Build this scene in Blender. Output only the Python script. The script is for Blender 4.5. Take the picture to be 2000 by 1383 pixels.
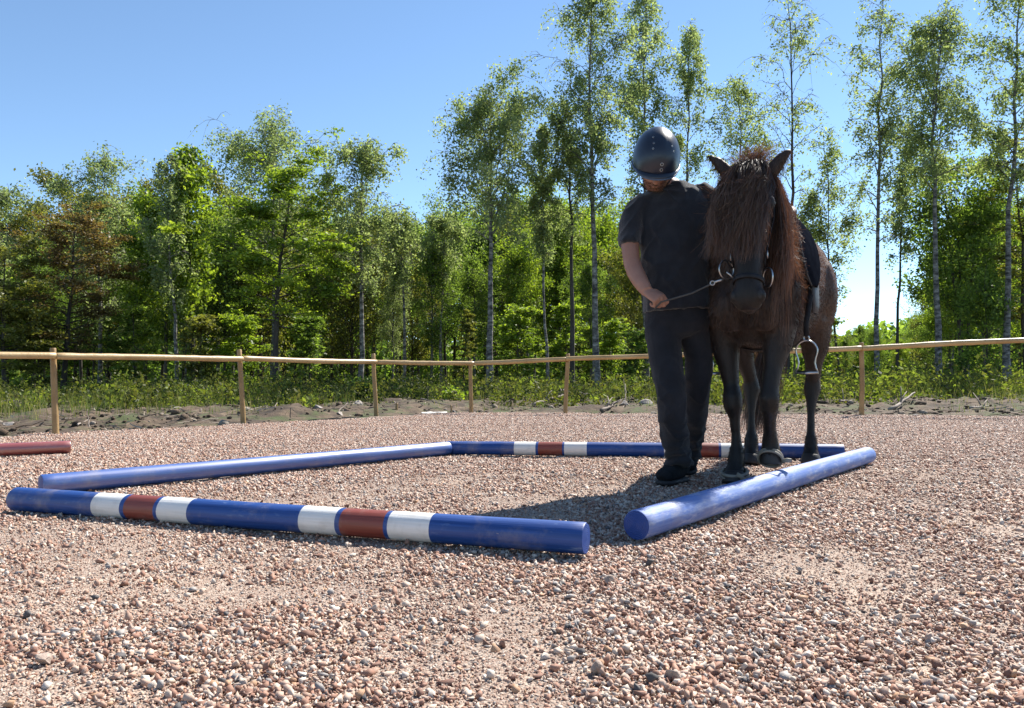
import bpy, bmesh, math, random
import numpy as np
from mathutils import Vector, Matrix, noise as mnoise

scene = bpy.context.scene
COL = scene.collection
for o in list(bpy.data.objects):
    bpy.data.objects.remove(o, do_unlink=True)
R = math.radians

# ------------------------------------------------------------------ camera
CAM_H, FPX, PITCH, ROLL = 0.53, 1500.0, R(1.93), R(-0.5)
cam_data = bpy.data.cameras.new('camera')
cam = bpy.data.objects.new('camera', cam_data)
COL.objects.link(cam)
cam_data.sensor_width = 36.0
cam_data.lens = 36.0 * FPX / 2000.0
cam_data.clip_start, cam_data.clip_end = 0.05, 2000.0
CAM_R = Matrix.Rotation(R(90) + PITCH, 3, 'X') @ Matrix.Rotation(ROLL, 3, 'Z')
cam.location = (0, 0, CAM_H)
cam.rotation_euler = CAM_R.to_euler()
scene.camera = cam

# ------------------------------------------------------------------ sky, sun, exposure
SUN_AZ, SUN_EL = R(41.5), R(48)
world = bpy.data.worlds.new('World')
scene.world = world
world.use_nodes = True
wn = world.node_tree.nodes
wl = world.node_tree.links
wn.clear()
wout = wn.new('ShaderNodeOutputWorld')
wbg = wn.new('ShaderNodeBackground')
sky = wn.new('ShaderNodeTexSky')
sky.sky_type = 'NISHITA'
sky.sun_disc = False
sky.sun_elevation = SUN_EL
sky.sun_rotation = SUN_AZ
sky.air_density = 1.0
sky.dust_density = 0.0
sky.ozone_density = 1.0
sky.altitude = 2500
wbg.inputs['Strength'].default_value = 0.1
wtint = wn.new('ShaderNodeMix'); wtint.data_type = 'RGBA'; wtint.blend_type = 'MULTIPLY'; wtint.inputs[0].default_value = 1.0
wtint.inputs[7].default_value = (0.94, 1.03, 1.03, 1)
wl.new(sky.outputs[0], wtint.inputs[6]); wl.new(wtint.outputs[2], wbg.inputs[0])
wl.new(wbg.outputs[0], wout.inputs[0])
sd = bpy.data.lights.new('sun', 'SUN')
sd.energy = 5.0
sd.angle = R(0.53)
sd.color = (1.0, 0.95, 0.87)
sun = bpy.data.objects.new('sun', sd)
COL.objects.link(sun)
SUN_DIR = Vector((math.sin(SUN_AZ) * math.cos(SUN_EL), math.cos(SUN_AZ) * math.cos(SUN_EL), math.sin(SUN_EL)))
sun.rotation_euler = (-SUN_DIR).to_track_quat('-Z', 'Y').to_euler()
sun.location = SUN_DIR * 40
scene.render.engine = 'CYCLES'
scene.view_settings.view_transform = 'Standard'
scene.view_settings.look = 'None'
scene.view_settings.exposure = 1.1
scene.view_settings.gamma = 1.0
scene.view_settings.use_curve_mapping = False
scene.cycles.max_bounces = 8
scene.cycles.transparent_max_bounces = 8
scene.cycles.sample_clamp_indirect = 6.0
scene.cycles.use_denoising = True

# ------------------------------------------------------------------ picture point -> place
def ray(u, v):
    return CAM_R @ Vector(((u - 1000) / FPX, (691.5 - v) / FPX, -1.0))
def P(u, v, z=0.0):
    r = ray(u, v)
    k = (z - CAM_H) / r.z
    return Vector((r.x * k, r.y * k, z))
def Q(u, v, d):
    r = ray(u, v)
    k = d / r.y
    return Vector((r.x * k, d, CAM_H + r.z * k))
def proj(p):
    q = CAM_R.transposed() @ (Vector(p) - Vector((0, 0, CAM_H)))
    return 1000 + FPX * q.x / -q.z, 691.5 - FPX * q.y / -q.z

# ------------------------------------------------------------------ helpers
def link(o):
    COL.objects.link(o)
    return o
ORG = {}
def tag(o, label=None, cat=None, group=None, kind=None):
    if label: o['label'] = label
    if cat: o['category'] = cat
    if group: o['group'] = group
    if kind: o['kind'] = kind
    return o
def thing(name, loc, label, cat, group=None):
    o = bpy.data.objects.new(name, None)
    o.empty_display_size = 0.1
    o.location = loc
    link(o)
    ORG[o.name] = Vector(loc)
    return tag(o, label, cat, group)
def mesh_np(name, V, F, smooth=True, attrs=None, mat=None):
    """V (n,3) and F: (m,k) array of one face size, or list of faces"""
    me = bpy.data.meshes.new(name)
    V = np.asarray(V, dtype=np.float32)
    if isinstance(F, np.ndarray):
        m, k = F.shape
        me.vertices.add(len(V)); me.loops.add(m * k); me.polygons.add(m)
        me.vertices.foreach_set('co', V.ravel())
        me.loops.foreach_set('vertex_index', F.astype(np.int32).ravel())
        me.polygons.foreach_set('loop_start', np.arange(0, m * k, k, dtype=np.int32))
        me.polygons.foreach_set('loop_total', np.full(m, k, dtype=np.int32))
        me.update(calc_edges=True)
    else:
        me.from_pydata([tuple(map(float, v)) for v in V], [], F)
        me.update()
    if smooth:
        me.polygons.foreach_set('use_smooth', np.ones(len(me.polygons), dtype=bool))
    if attrs:
        for an, (dom, arr) in attrs.items():
            a = me.attributes.new(an, 'FLOAT', dom)
            a.data.foreach_set('value', np.asarray(arr, dtype=np.float32).ravel())
    if mat: me.materials.append(mat)
    return me
def obj(name, me, parent=None, mat=None):
    o = bpy.data.objects.new(name, me)
    if mat and not me.materials: me.materials.append(mat)
    link(o)
    if parent is not None:
        o.parent = parent
        ORG[o.name] = ORG[parent.name]
    else:
        ORG[o.name] = Vector((0, 0, 0))
    return o
def part(name, V, F, mat, parent, smooth=True, attrs=None):
    """mesh given in world coordinates, made a child of a thing whose empty is not rotated"""
    V = np.asarray(V, dtype=np.float64) - np.array(ORG[parent.name])
    return obj(name, mesh_np(name, V, F, smooth, attrs, mat), parent)
def solo(name, V, F, mat, smooth=True, attrs=None):
    """single-mesh thing with its origin at its base"""
    V = np.asarray(V, dtype=np.float64)
    c = np.array([(V[:, 0].min() + V[:, 0].max()) / 2, (V[:, 1].min() + V[:, 1].max()) / 2, V[:, 2].min()])
    o = obj(name, mesh_np(name, V - c, F, smooth, attrs, mat))
    o.location = c
    ORG[o.name] = Vector(c)
    return o

def hash3(i, j, k, s):
    h = np.sin(i * 127.1 + j * 311.7 + k * 74.7 + s * 53.3) * 43758.5453
    return h - np.floor(h)
def vnoise(x, y, z=0.0, s=0):
    x, y, z = np.broadcast_arrays(np.asarray(x, float), np.asarray(y, float), np.asarray(z, float))
    i, j, k = np.floor(x), np.floor(y), np.floor(z)
    f, g, h = x - i, y - j, z - k
    f, g, h = f * f * (3 - 2 * f), g * g * (3 - 2 * g), h * h * (3 - 2 * h)
    r = 0
    for a in (0, 1):
        for b in (0, 1):
            for c in (0, 1):
                w = (f if a else 1 - f) * (g if b else 1 - g) * (h if c else 1 - h)
                r = r + w * hash3(i + a, j + b, k + c, s)
    return r * 2 - 1
def fbm(x, y, z=0.0, s=0, oct=4):
    r, a = 0, 1.0
    for o in range(oct):
        r = r + a * vnoise(x * 2 ** o, y * 2 ** o, z * 2 ** o, s + o * 7)
        a *= 0.5
    return r

class Geo:
    """collects lofts, boxes and the like; every ring loft is a closed surface"""
    def __init__(self):
        self.V, self.F = [], []
    def add(self, V, F):
        n = len(self.V)
        self.V += [tuple(v) for v in V]
        self.F += [tuple(i + n for i in f) for f in F]
        return self
    def loft(self, pts, ra, rb=None, side=(1, 0, 0), n=16, cap=True, ex=2.0):
        pts = [Vector(p) for p in pts]
        k = len(pts)
        if not hasattr(ra, '__len__'): ra = [ra] * k
        rb = ra if rb is None else ([rb] * k if not hasattr(rb, '__len__') else rb)
        V, F = [], []
        for i in range(k):
            t = (pts[min(i + 1, k - 1)] - pts[max(i - 1, 0)]).normalized()
            s_ = Vector(side[i]) if hasattr(side[0], '__len__') else Vector(side)
            a = s_ - t * s_.dot(t)
            if a.length < 1e-4: a = t.orthogonal()
            a.normalize()
            b = t.cross(a)
            for j in range(n):
                th = 2 * math.pi * j / n
                c, s = math.cos(th), math.sin(th)
                if ex != 2.0:
                    c = math.copysign(abs(c) ** (2 / ex), c); s = math.copysign(abs(s) ** (2 / ex), s)
                V.append(pts[i] + a * (ra[i] * c) + b * (rb[i] * s))
        for i in range(k - 1):
            for j in range(n):
                F.append((i * n + j, i * n + (j + 1) % n, (i + 1) * n + (j + 1) % n, (i + 1) * n + j))
        if cap:
            F.append(tuple(reversed(range(n))))
            F.append(tuple((k - 1) * n + j for j in range(n)))
        return self.add(V, F)
    def ell(self, c, r, rot=None, nu=16, nv=10):
        rot = rot or Matrix.Identity(3)
        V, F = [], []
        c = Vector(c)
        for i in range(1, nv):
            ph = math.pi * i / nv
            for j in range(nu):
                th = 2 * math.pi * j / nu
                V.append(c + rot @ Vector((r[0] * math.sin(ph) * math.cos(th), r[1] * math.sin(ph) * math.sin(th), r[2] * math.cos(ph))))
        a, b = len(V), len(V) + 1
        V += [c + rot @ Vector((0, 0, r[2])), c - rot @ Vector((0, 0, r[2]))]
        for i in range(nv - 2):
            for j in range(nu):
                F.append((i * nu + j, (i + 1) * nu + j, (i + 1) * nu + (j + 1) % nu, i * nu + (j + 1) % nu))
        for j in range(nu):
            F.append((a, j, (j + 1) % nu))
            F.append((b, (nv - 2) * nu + (j + 1) % nu, (nv - 2) * nu + j))
        return self.add(V, F)
    def box(self, c, h, rot=None):
        rot = rot or Matrix.Identity(3)
        V = [Vector(c) + rot @ Vector((sx * h[0], sy * h[1], sz * h[2])) for sx in (-1, 1) for sy in (-1, 1) for sz in (-1, 1)]
        return self.add(V, [(0, 1, 3, 2), (4, 6, 7, 5), (0, 4, 5, 1), (2, 3, 7, 6), (0, 2, 6, 4), (1, 5, 7, 3)])
    def torus(self, c, R1, r, rot=None, n=28, m=8, a0=0, a1=2 * math.pi, sx=1.0):
        rot = rot or Matrix.Identity(3)
        full = abs(a1 - a0 - 2 * math.pi) < 1e-6
        k = n if full else n + 1
        V, F = [], []
        for i in range(k):
            th = a0 + (a1 - a0) * i / n
            for j in range(m):
                ph = 2 * math.pi * j / m
                V.append(Vector(c) + rot @ Vector(((R1 + r * math.cos(ph)) * math.cos(th) * sx, (R1 + r * math.cos(ph)) * math.sin(th), r * math.sin(ph))))
        for i in range(n):
            i2 = (i + 1) % k
            for j in range(m):
                F.append((i * m + j, i2 * m + j, i2 * m + (j + 1) % m, i * m + (j + 1) % m))
        return self.add(V, F)
    def remeshed(self, voxel, smooth=3, factor=0.5):
        """one continuous outer skin round all the collected solids -> V, F arrays (quads)"""
        me = bpy.data.meshes.new('tmp')
        me.from_pydata(self.V, [], self.F)
        me.update()
        o = bpy.data.objects.new('tmp', me)
        COL.objects.link(o)
        m = o.modifiers.new('r', 'REMESH'); m.mode = 'VOXEL'; m.voxel_size = voxel
        if smooth:
            s = o.modifiers.new('s', 'SMOOTH'); s.iterations = smooth; s.factor = factor
        dg = bpy.context.evaluated_depsgraph_get()
        ev = o.evaluated_get(dg)
        em = ev.to_mesh()
        V = np.empty(len(em.vertices) * 3); em.vertices.foreach_get('co', V)
        N = np.empty(len(em.vertices) * 3); em.vertices.foreach_get('normal', N)
        L = np.empty(len(em.loops), dtype=np.int32); em.loops.foreach_get('vertex_index', L)
        F = L.reshape(-1, 4)
        V = V.reshape(-1, 3).copy(); N = N.reshape(-1, 3).copy(); F = F.copy()
        ev.to_mesh_clear()
        bpy.data.objects.remove(o); bpy.data.meshes.remove(me)
        return V, F, N
    def part(self, name, mat, parent, smooth=True):
        return part(name, self.V, self.F, mat, parent, smooth)
    def solo(self, name, mat, smooth=True):
        return solo(name, self.V, self.F, mat, smooth)

def strands(C, width, tip=0.25, rng=None, twist=None):
    """C (N,K,3) centre lines -> ribbons V, F and a per-vertex strand number 0..1"""
    rng = rng or np.random.default_rng(0)
    N, K, _ = C.shape
    T = np.gradient(C, axis=1)
    T /= np.linalg.norm(T, axis=2, keepdims=True) + 1e-9
    ref = rng.normal(size=(N, 1, 3))
    S = np.cross(T, np.broadcast_to(ref, T.shape))
    S /= np.linalg.norm(S, axis=2, keepdims=True) + 1e-9
    w = (np.broadcast_to(np.asarray(width, float).reshape(-1, 1), (N, K)) * np.linspace(1, tip, K)[None, :])[..., None] * 0.5
    V = np.stack([C - S * w, C + S * w], axis=2).reshape(-1, 3)
    b = (np.arange(N)[:, None] * K + np.arange(K - 1)[None, :]) * 2
    F = np.stack([b, b + 1, b + 3, b + 2], axis=-1).reshape(-1, 4)
    tint = np.repeat(rng.random(N), K * 2)
    along = np.tile(np.repeat(np.linspace(0, 1, K), 2), N)
    return V, F, tint, along

# ------------------------------------------------------------------ materials
def new_mat(name):
    m = bpy.data.materials.new(name)
    m.use_nodes = True
    nt = m.node_tree
    nt.nodes.clear()
    return m, nt.nodes, nt.links
def ramp(n, stops, interp='LINEAR'):
    r = n.new('ShaderNodeValToRGB')
    r.color_ramp.interpolation = interp
    el = r.color_ramp.elements
    while len(el) < len(stops): el.new(0.5)
    for e, (p, c) in zip(el, stops):
        e.position = p
        e.color = (c[0], c[1], c[2], 1)
    return r
def plain(name, stops, scale=8.0, rough=0.6, bump=0.2, bscale=40.0, stretch=(1, 1, 1), metal=0.0, spec=0.5, sss=0.0, sheen=0.0, detail=5.0, rough2=None, bdist=0.01):
    m, n, l = new_mat(name)
    out = n.new('ShaderNodeOutputMaterial')
    b = n.new('ShaderNodeBsdfPrincipled')
    tc = n.new('ShaderNodeTexCoord')
    mp = n.new('ShaderNodeMapping'); mp.inputs['Scale'].default_value = stretch
    l.new(tc.outputs['Object'], mp.inputs[0])
    nz = n.new('ShaderNodeTexNoise'); nz.inputs['Scale'].default_value = scale; nz.inputs['Detail'].default_value = detail
    nz.inputs['Roughness'].default_value = 0.6
    l.new(mp.outputs[0], nz.inputs['Vector'])
    k = len(stops)
    rp = ramp(n, [(0.3 + 0.4 * i / max(1, k - 1), c) for i, c in enumerate(stops)])
    l.new(nz.outputs['Fac'], rp.inputs[0])
    l.new(rp.outputs[0], b.inputs['Base Color'])
    b.inputs['Roughness'].default_value = rough
    b.inputs['Metallic'].default_value = metal
    b.inputs['Specular IOR Level'].default_value = spec
    if sss:
        b.inputs['Subsurface Weight'].default_value = sss
        b.inputs['Subsurface Radius'].default_value = (0.01, 0.004, 0.002)
    if sheen:
        b.inputs['Sheen Weight'].default_value = sheen
        b.inputs['Sheen Roughness'].default_value = 0.5
    if bump:
        n2 = n.new('ShaderNodeTexNoise'); n2.inputs['Scale'].default_value = bscale; n2.inputs['Detail'].default_value = 6
        l.new(mp.outputs[0], n2.inputs['Vector'])
        bp = n.new('ShaderNodeBump'); bp.inputs['Strength'].default_value = bump; bp.inputs['Distance'].default_value = bdist
        l.new(n2.outputs['Fac'], bp.inputs['Height'])
        l.new(bp.outputs[0], b.inputs['Normal'])
        if rough2 is not None:
            mr = n.new('ShaderNodeMapRange')
            mr.inputs['From Min'].default_value = 0.35; mr.inputs['From Max'].default_value = 0.65
            mr.inputs['To Min'].default_value = rough; mr.inputs['To Max'].default_value = rough2
            l.new(n2.outputs['Fac'], mr.inputs[0]); l.new(mr.outputs[0], b.inputs['Roughness'])
    l.new(b.outputs[0], out.inputs[0])
    return m
def leaf_mat(name, stops, trans, mixf=0.5, gloss=0.10):
    """leaf blades: light passes through them; 'tint' picks the leaf's own colour"""
    m, n, l = new_mat(name)
    out = n.new('ShaderNodeOutputMaterial')
    at = n.new('ShaderNodeAttribute'); at.attribute_name = 'tint'
    rp = ramp(n, stops); l.new(at.outputs['Fac'], rp.inputs[0])
    tr = n.new('ShaderNodeMix'); tr.data_type = 'RGBA'; tr.blend_type = 'MULTIPLY'; tr.inputs[0].default_value = 1.0
    l.new(rp.outputs[0], tr.inputs[6]); tr.inputs[7].default_value = (*trans, 1)
    d = n.new('ShaderNodeBsdfDiffuse'); l.new(rp.outputs[0], d.inputs[0])
    t = n.new('ShaderNodeBsdfTranslucent'); l.new(tr.outputs[2], t.inputs[0])
    mx = n.new('ShaderNodeMixShader'); mx.inputs[0].default_value = mixf
    l.new(d.outputs[0], mx.inputs[1]); l.new(t.outputs[0], mx.inputs[2])
    g = n.new('ShaderNodeBsdfGlossy'); g.inputs['Roughness'].default_value = 0.5
    m2 = n.new('ShaderNodeMixShader'); m2.inputs[0].default_value = gloss
    l.new(mx.outputs[0], m2.inputs[1]); l.new(g.outputs[0], m2.inputs[2])
    l.new(m2.outputs[0], out.inputs[0])
    return m
def hair_mat(name, stops, trans=(1.0, 0.55, 0.3), mixf=0.3, gloss=0.12):
    return leaf_mat(name, stops, trans, mixf, gloss)

# ================================================================== materials of the place
def gravel_mat(name='gravel_stone', inst=False):
    m, n, l = new_mat(name)
    out = n.new('ShaderNodeOutputMaterial'); b = n.new('ShaderNodeBsdfPrincipled')
    at = n.new('ShaderNodeAttribute'); at.attribute_name = 'tint'
    if inst: at.attribute_type = 'INSTANCER'
    cols = [(0.0, (.31, .17, .12)), (.14, (.47, .335, .265)), (.25, (.36, .20, .14)), (.36, (.54, .44, .36)), (.47, (.42, .27, .20)),
            (.58, (.33, .30, .28)), (.64, (.62, .54, .465)), (.73, (.21, .11, .078)), (.82, (.54, .41, .325)), (.93, (.10, .092, .092)), (.96, (.46, .28, .17))]
    rp = ramp(n, cols, 'CONSTANT'); l.new(at.outputs['Fac'], rp.inputs[0])
    tc = n.new('ShaderNodeTexCoord'); nz = n.new('ShaderNodeTexNoise'); nz.inputs['Scale'].default_value = 260; nz.inputs['Detail'].default_value = 4
    l.new(tc.outputs['Object'], nz.inputs['Vector'])
    r2 = ramp(n, [(.3, (.62, .62, .62)), (.7, (1.25, 1.22, 1.18))]); l.new(nz.outputs['Fac'], r2.inputs[0])
    mx = n.new('ShaderNodeMix'); mx.data_type = 'RGBA'; mx.blend_type = 'MULTIPLY'; mx.inputs[0].default_value = 1
    l.new(rp.outputs[0], mx.inputs[6]); l.new(r2.outputs[0], mx.inputs[7])
    l.new(mx.outputs[2], b.inputs['Base Color'])
    b.inputs['Roughness'].default_value = 0.7
    b.inputs['Specular IOR Level'].default_value = 0.4
    bp = n.new('ShaderNodeBump'); bp.inputs['Strength'].default_value = 0.25; bp.inputs['Distance'].default_value = 0.002
    l.new(nz.outputs['Fac'], bp.inputs['Height']); l.new(bp.outputs[0], b.inputs['Normal'])
    l.new(b.outputs[0], out.inputs[0])
    return m
def fines_mat():
    m, n, l = new_mat('stone_fines')
    out = n.new('ShaderNodeOutputMaterial'); b = n.new('ShaderNodeBsdfPrincipled')
    tc = n.new('ShaderNodeTexCoord')
    vo = n.new('ShaderNodeTexVoronoi'); vo.inputs['Scale'].default_value = 190
    l.new(tc.outputs['Object'], vo.inputs['Vector'])
    sp = n.new('ShaderNodeSeparateColor'); l.new(vo.outputs['Color'], sp.inputs[0])
    rp = ramp(n, [(0, (.25, .175, .135)), (.25, (.37, .295, .24)), (.5, (.30, .215, .17)), (.7, (.42, .355, .30)), (.9, (.17, .135, .115))], 'CONSTANT')
    l.new(sp.outputs[0], rp.inputs[0])
    nz = n.new('ShaderNodeTexNoise'); nz.inputs['Scale'].default_value = 1.7; nz.inputs['Detail'].default_value = 5
    l.new(tc.outputs['Object'], nz.inputs['Vector'])
    r2 = ramp(n, [(.35, (.82, .78, .76)), (.65, (1.1, 1.06, 1.0))]); l.new(nz.outputs['Fac'], r2.inputs[0])
    mx = n.new('ShaderNodeMix'); mx.data_type = 'RGBA'; mx.blend_type = 'MULTIPLY'; mx.inputs[0].default_value = 1
    l.new(rp.outputs[0], mx.inputs[6]); l.new(r2.outputs[0], mx.inputs[7])
    l.new(mx.outputs[2], b.inputs['Base Color'])
    b.inputs['Roughness'].default_value = 0.9
    bp = n.new('ShaderNodeBump'); bp.inputs['Strength'].default_value = 0.9; bp.inputs['Distance'].default_value = 0.004; bp.invert = True
    l.new(vo.outputs['Distance'], bp.inputs['Height']); l.new(bp.outputs[0], b.inputs['Normal'])
    l.new(b.outputs[0], out.inputs[0])
    return m
def paint_mat(name, stops, rough=0.35, worn=None, wear=0.0, spec=.5):
    """painted round timber: brush streaks along the pole (local x), worn patches"""
    m, n, l = new_mat(name)
    out = n.new('ShaderNodeOutputMaterial'); b = n.new('ShaderNodeBsdfPrincipled')
    tc = n.new('ShaderNodeTexCoord')
    mp = n.new('ShaderNodeMapping'); mp.inputs['Scale'].default_value = (2.5, 60, 60)
    l.new(tc.outputs['Object'], mp.inputs[0])
    nz = n.new('ShaderNodeTexNoise'); nz.inputs['Scale'].default_value = 1.6; nz.inputs['Detail'].default_value = 7
    l.new(mp.outputs[0], nz.inputs['Vector'])
    rp = ramp(n, [(.3, stops[0]), (.7, stops[1])]); l.new(nz.outputs['Fac'], rp.inputs[0])
    col = rp.outputs[0]
    b.inputs['Specular IOR Level'].default_value = spec
    if spec > .9:
        b.inputs['Coat Weight'].default_value = 1.0; b.inputs['Coat Roughness'].default_value = .34; b.inputs['Coat IOR'].default_value = 1.7
    rv = n.new('ShaderNodeMapRange'); rv.inputs['To Min'].default_value = rough - .07; rv.inputs['To Max'].default_value = rough + .18
    l.new(nz.outputs['Fac'], rv.inputs[0]); l.new(rv.outputs[0], b.inputs['Roughness'])
    if worn:
        m2 = n.new('ShaderNodeMapping'); m2.inputs['Scale'].default_value = (5, 22, 22)
        l.new(tc.outputs['Object'], m2.inputs[0])
        n2 = n.new('ShaderNodeTexNoise'); n2.inputs['Scale'].default_value = 1.5; n2.inputs['Detail'].default_value = 8; n2.inputs['Roughness'].default_value = .7
        l.new(m2.outputs[0], n2.inputs['Vector'])
        wr = ramp(n, [(.62 - wear, (0, 0, 0)), (.74 - wear * .6, (1, 1, 1))]); l.new(n2.outputs['Fac'], wr.inputs[0])
        mx = n.new('ShaderNodeMix'); mx.data_type = 'RGBA'; l.new(wr.outputs[0], mx.inputs[0])
        l.new(col, mx.inputs[6]); mx.inputs[7].default_value = (*worn, 1)
        col = mx.outputs[2]
    m3 = n.new('ShaderNodeMapping'); m3.inputs['Scale'].default_value = (14, 70, 70); l.new(tc.outputs['Object'], m3.inputs[0])
    n3 = n.new('ShaderNodeTexNoise'); n3.inputs['Scale'].default_value = 1.0; n3.inputs['Detail'].default_value = 3; l.new(m3.outputs[0], n3.inputs['Vector'])
    cr = ramp(n, [(.735, (0, 0, 0)), (.755, (1, 1, 1))]); l.new(n3.outputs['Fac'], cr.inputs[0])
    mc = n.new('ShaderNodeMix'); mc.data_type = 'RGBA'; l.new(cr.outputs[0], mc.inputs[0]); l.new(col, mc.inputs[6]); mc.inputs[7].default_value = (.42, .35, .27, 1)
    n4 = n.new('ShaderNodeTexNoise'); n4.inputs['Scale'].default_value = 7; n4.inputs['Detail'].default_value = 8; n4.inputs['Roughness'].default_value = .7; l.new(tc.outputs['Object'], n4.inputs['Vector'])
    dr = ramp(n, [(.52, (0, 0, 0)), (.80, (.55, .55, .55))]); l.new(n4.outputs['Fac'], dr.inputs[0])
    md_ = n.new('ShaderNodeMix'); md_.data_type = 'RGBA'; l.new(dr.outputs[0], md_.inputs[0]); l.new(mc.outputs[2], md_.inputs[6]); md_.inputs[7].default_value = (.33, .28, .235, 1)
    col = md_.outputs[2]
    l.new(col, b.inputs['Base Color'])
    bp = n.new('ShaderNodeBump'); bp.inputs['Strength'].default_value = 0.55; bp.inputs['Distance'].default_value = 0.002
    l.new(nz.outputs['Fac'], bp.inputs['Height']); l.new(bp.outputs[0], b.inputs['Normal'])
    l.new(b.outputs[0], out.inputs[0])
    return m

M = {}
M['stone'] = gravel_mat()
M['stone_near'] = gravel_mat('gravel_stone_near', True)
M['fines'] = fines_mat()
M['blue'] = paint_mat('blue_paint', [(.008, .042, .185), (.018, .072, .28)], .46, (.15, .22, .38), .02)
M['blue_gloss'] = paint_mat('glossy_blue_paint', [(.010, .055, .25), (.024, .092, .36)], .42, (.16, .24, .44), -.02, 1.0)
M['blue_worn'] = paint_mat('chalky_blue_paint', [(.060, .125, .38), (.15, .225, .48)], .55, (.34, .38, .52), .12)
M['white'] = paint_mat('white_paint', [(.66, .64, .60), (.80, .78, .74)], .45, (.45, .40, .34), -.05)
M['red'] = paint_mat('red_paint', [(.17, .035, .022), (.25, .055, .035)], .42, (.30, .12, .09), -.02)
M['red_gloss'] = paint_mat('glossy_red_paint', [(.23, .035, .026), (.30, .055, .04)], .40, None, 0, 1.0)
M['pine'] = plain('new_pine', [(.20, .115, .042), (.30, .185, .072), (.36, .235, .10)], 3.0, .55, .25, 30, (1, 1, 1))
M['pine_rail'] = plain('pine_rail', [(.28, .17, .065), (.41, .275, .12), (.48, .34, .17)], 2.0, .42, .25, 30, (1, 1, 1))
M['earth'] = plain('turned_earth', [(.045, .03, .02), (.10, .068, .045), (.15, .11, .075), (.085, .075, .03)], 1.1, .95, 1.0, 9, detail=9, bdist=.05)
M['floor'] = plain('forest_floor', [(.03, .03, .012), (.06, .055, .02), (.05, .07, .02)], .7, .95, .8, 5, detail=9, bdist=.05)
M['rock'] = plain('field_stone', [(.16, .135, .115), (.30, .26, .225), (.40, .36, .32)], 7, .85, .6, 25)
M['rock_tan'] = plain('tan_stone', [(.22, .16, .125), (.34, .26, .21), (.44, .36, .30)], 40, .85, .5, 150)
M['rock_dark'] = plain('dark_stone', [(.05, .045, .042), (.11, .10, .095)], 7, .8, .6, 25)
M['deadwood'] = plain('dead_wood', [(.09, .065, .05), (.20, .16, .13), (.34, .29, .24)], 3, .85, .7, 22, (1, 1, 4))

# ================================================================== ground
C0 = P(920, 806); LP = P(110, 848); RP = P(1683, 811)
dL = (LP - C0).normalized(); dR = (RP - C0).normalized()
def outward(d):
    n_ = Vector((-d.y, d.x, 0))
    return n_ if n_.dot(Vector((0, 0, 0)) - C0) < 0 else -n_
nL, nR = outward(dL), outward(dR)
def outside(x, y):
    """metres outside the riding ground (negative inside)"""
    a = (x - C0.x) * nL.x + (y - C0.y) * nL.y
    b = (x - C0.x) * nR.x + (y - C0.y) * nR.y
    return np.maximum(a, b)
def gz(x, y):
    return 0.008 * fbm(np.asarray(x) * 1.3, np.asarray(y) * 1.3, 0, 3, 3) - 0.006
def grid(x0, x1, y0, y1, cell, keep, hf):
    xs = np.arange(x0, x1 + cell / 2, cell); ys = np.arange(y0, y1 + cell / 2, cell)
    X, Y = np.meshgrid(xs, ys)
    V = np.stack([X.ravel(), Y.ravel(), hf(X.ravel(), Y.ravel())], -1)
    nx, ny = len(xs), len(ys)
    i, j = np.meshgrid(np.arange(nx - 1), np.arange(ny - 1))
    a = (j * nx + i).ravel()
    F = np.stack([a, a + 1, a + nx + 1, a + nx], -1)
    c = V[F].mean(1)
    F = F[keep(c[:, 0], c[:, 1])]
    used = np.unique(F)
    mp = np.full(len(V), -1); mp[used] = np.arange(len(used))
    return V[used], mp[F]

gv = [(-700, -700, -.12), (700, -700, -.12), (700, 900, -.12), (-700, 900, -.12)]
tag(obj('ground', mesh_np('ground', gv, [(0, 1, 2, 3)], mat=M['floor'])), kind='structure')

V, F = grid(-13, 15, -5, 13.8, .1, lambda x, y: outside(x, y) < .12 + .1 * vnoise(x * 2, y * 2, 0, 5), gz)
tag(obj('gravel_ground', mesh_np('gravel_ground', V, F, mat=M['fines'])), kind='structure')

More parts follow.
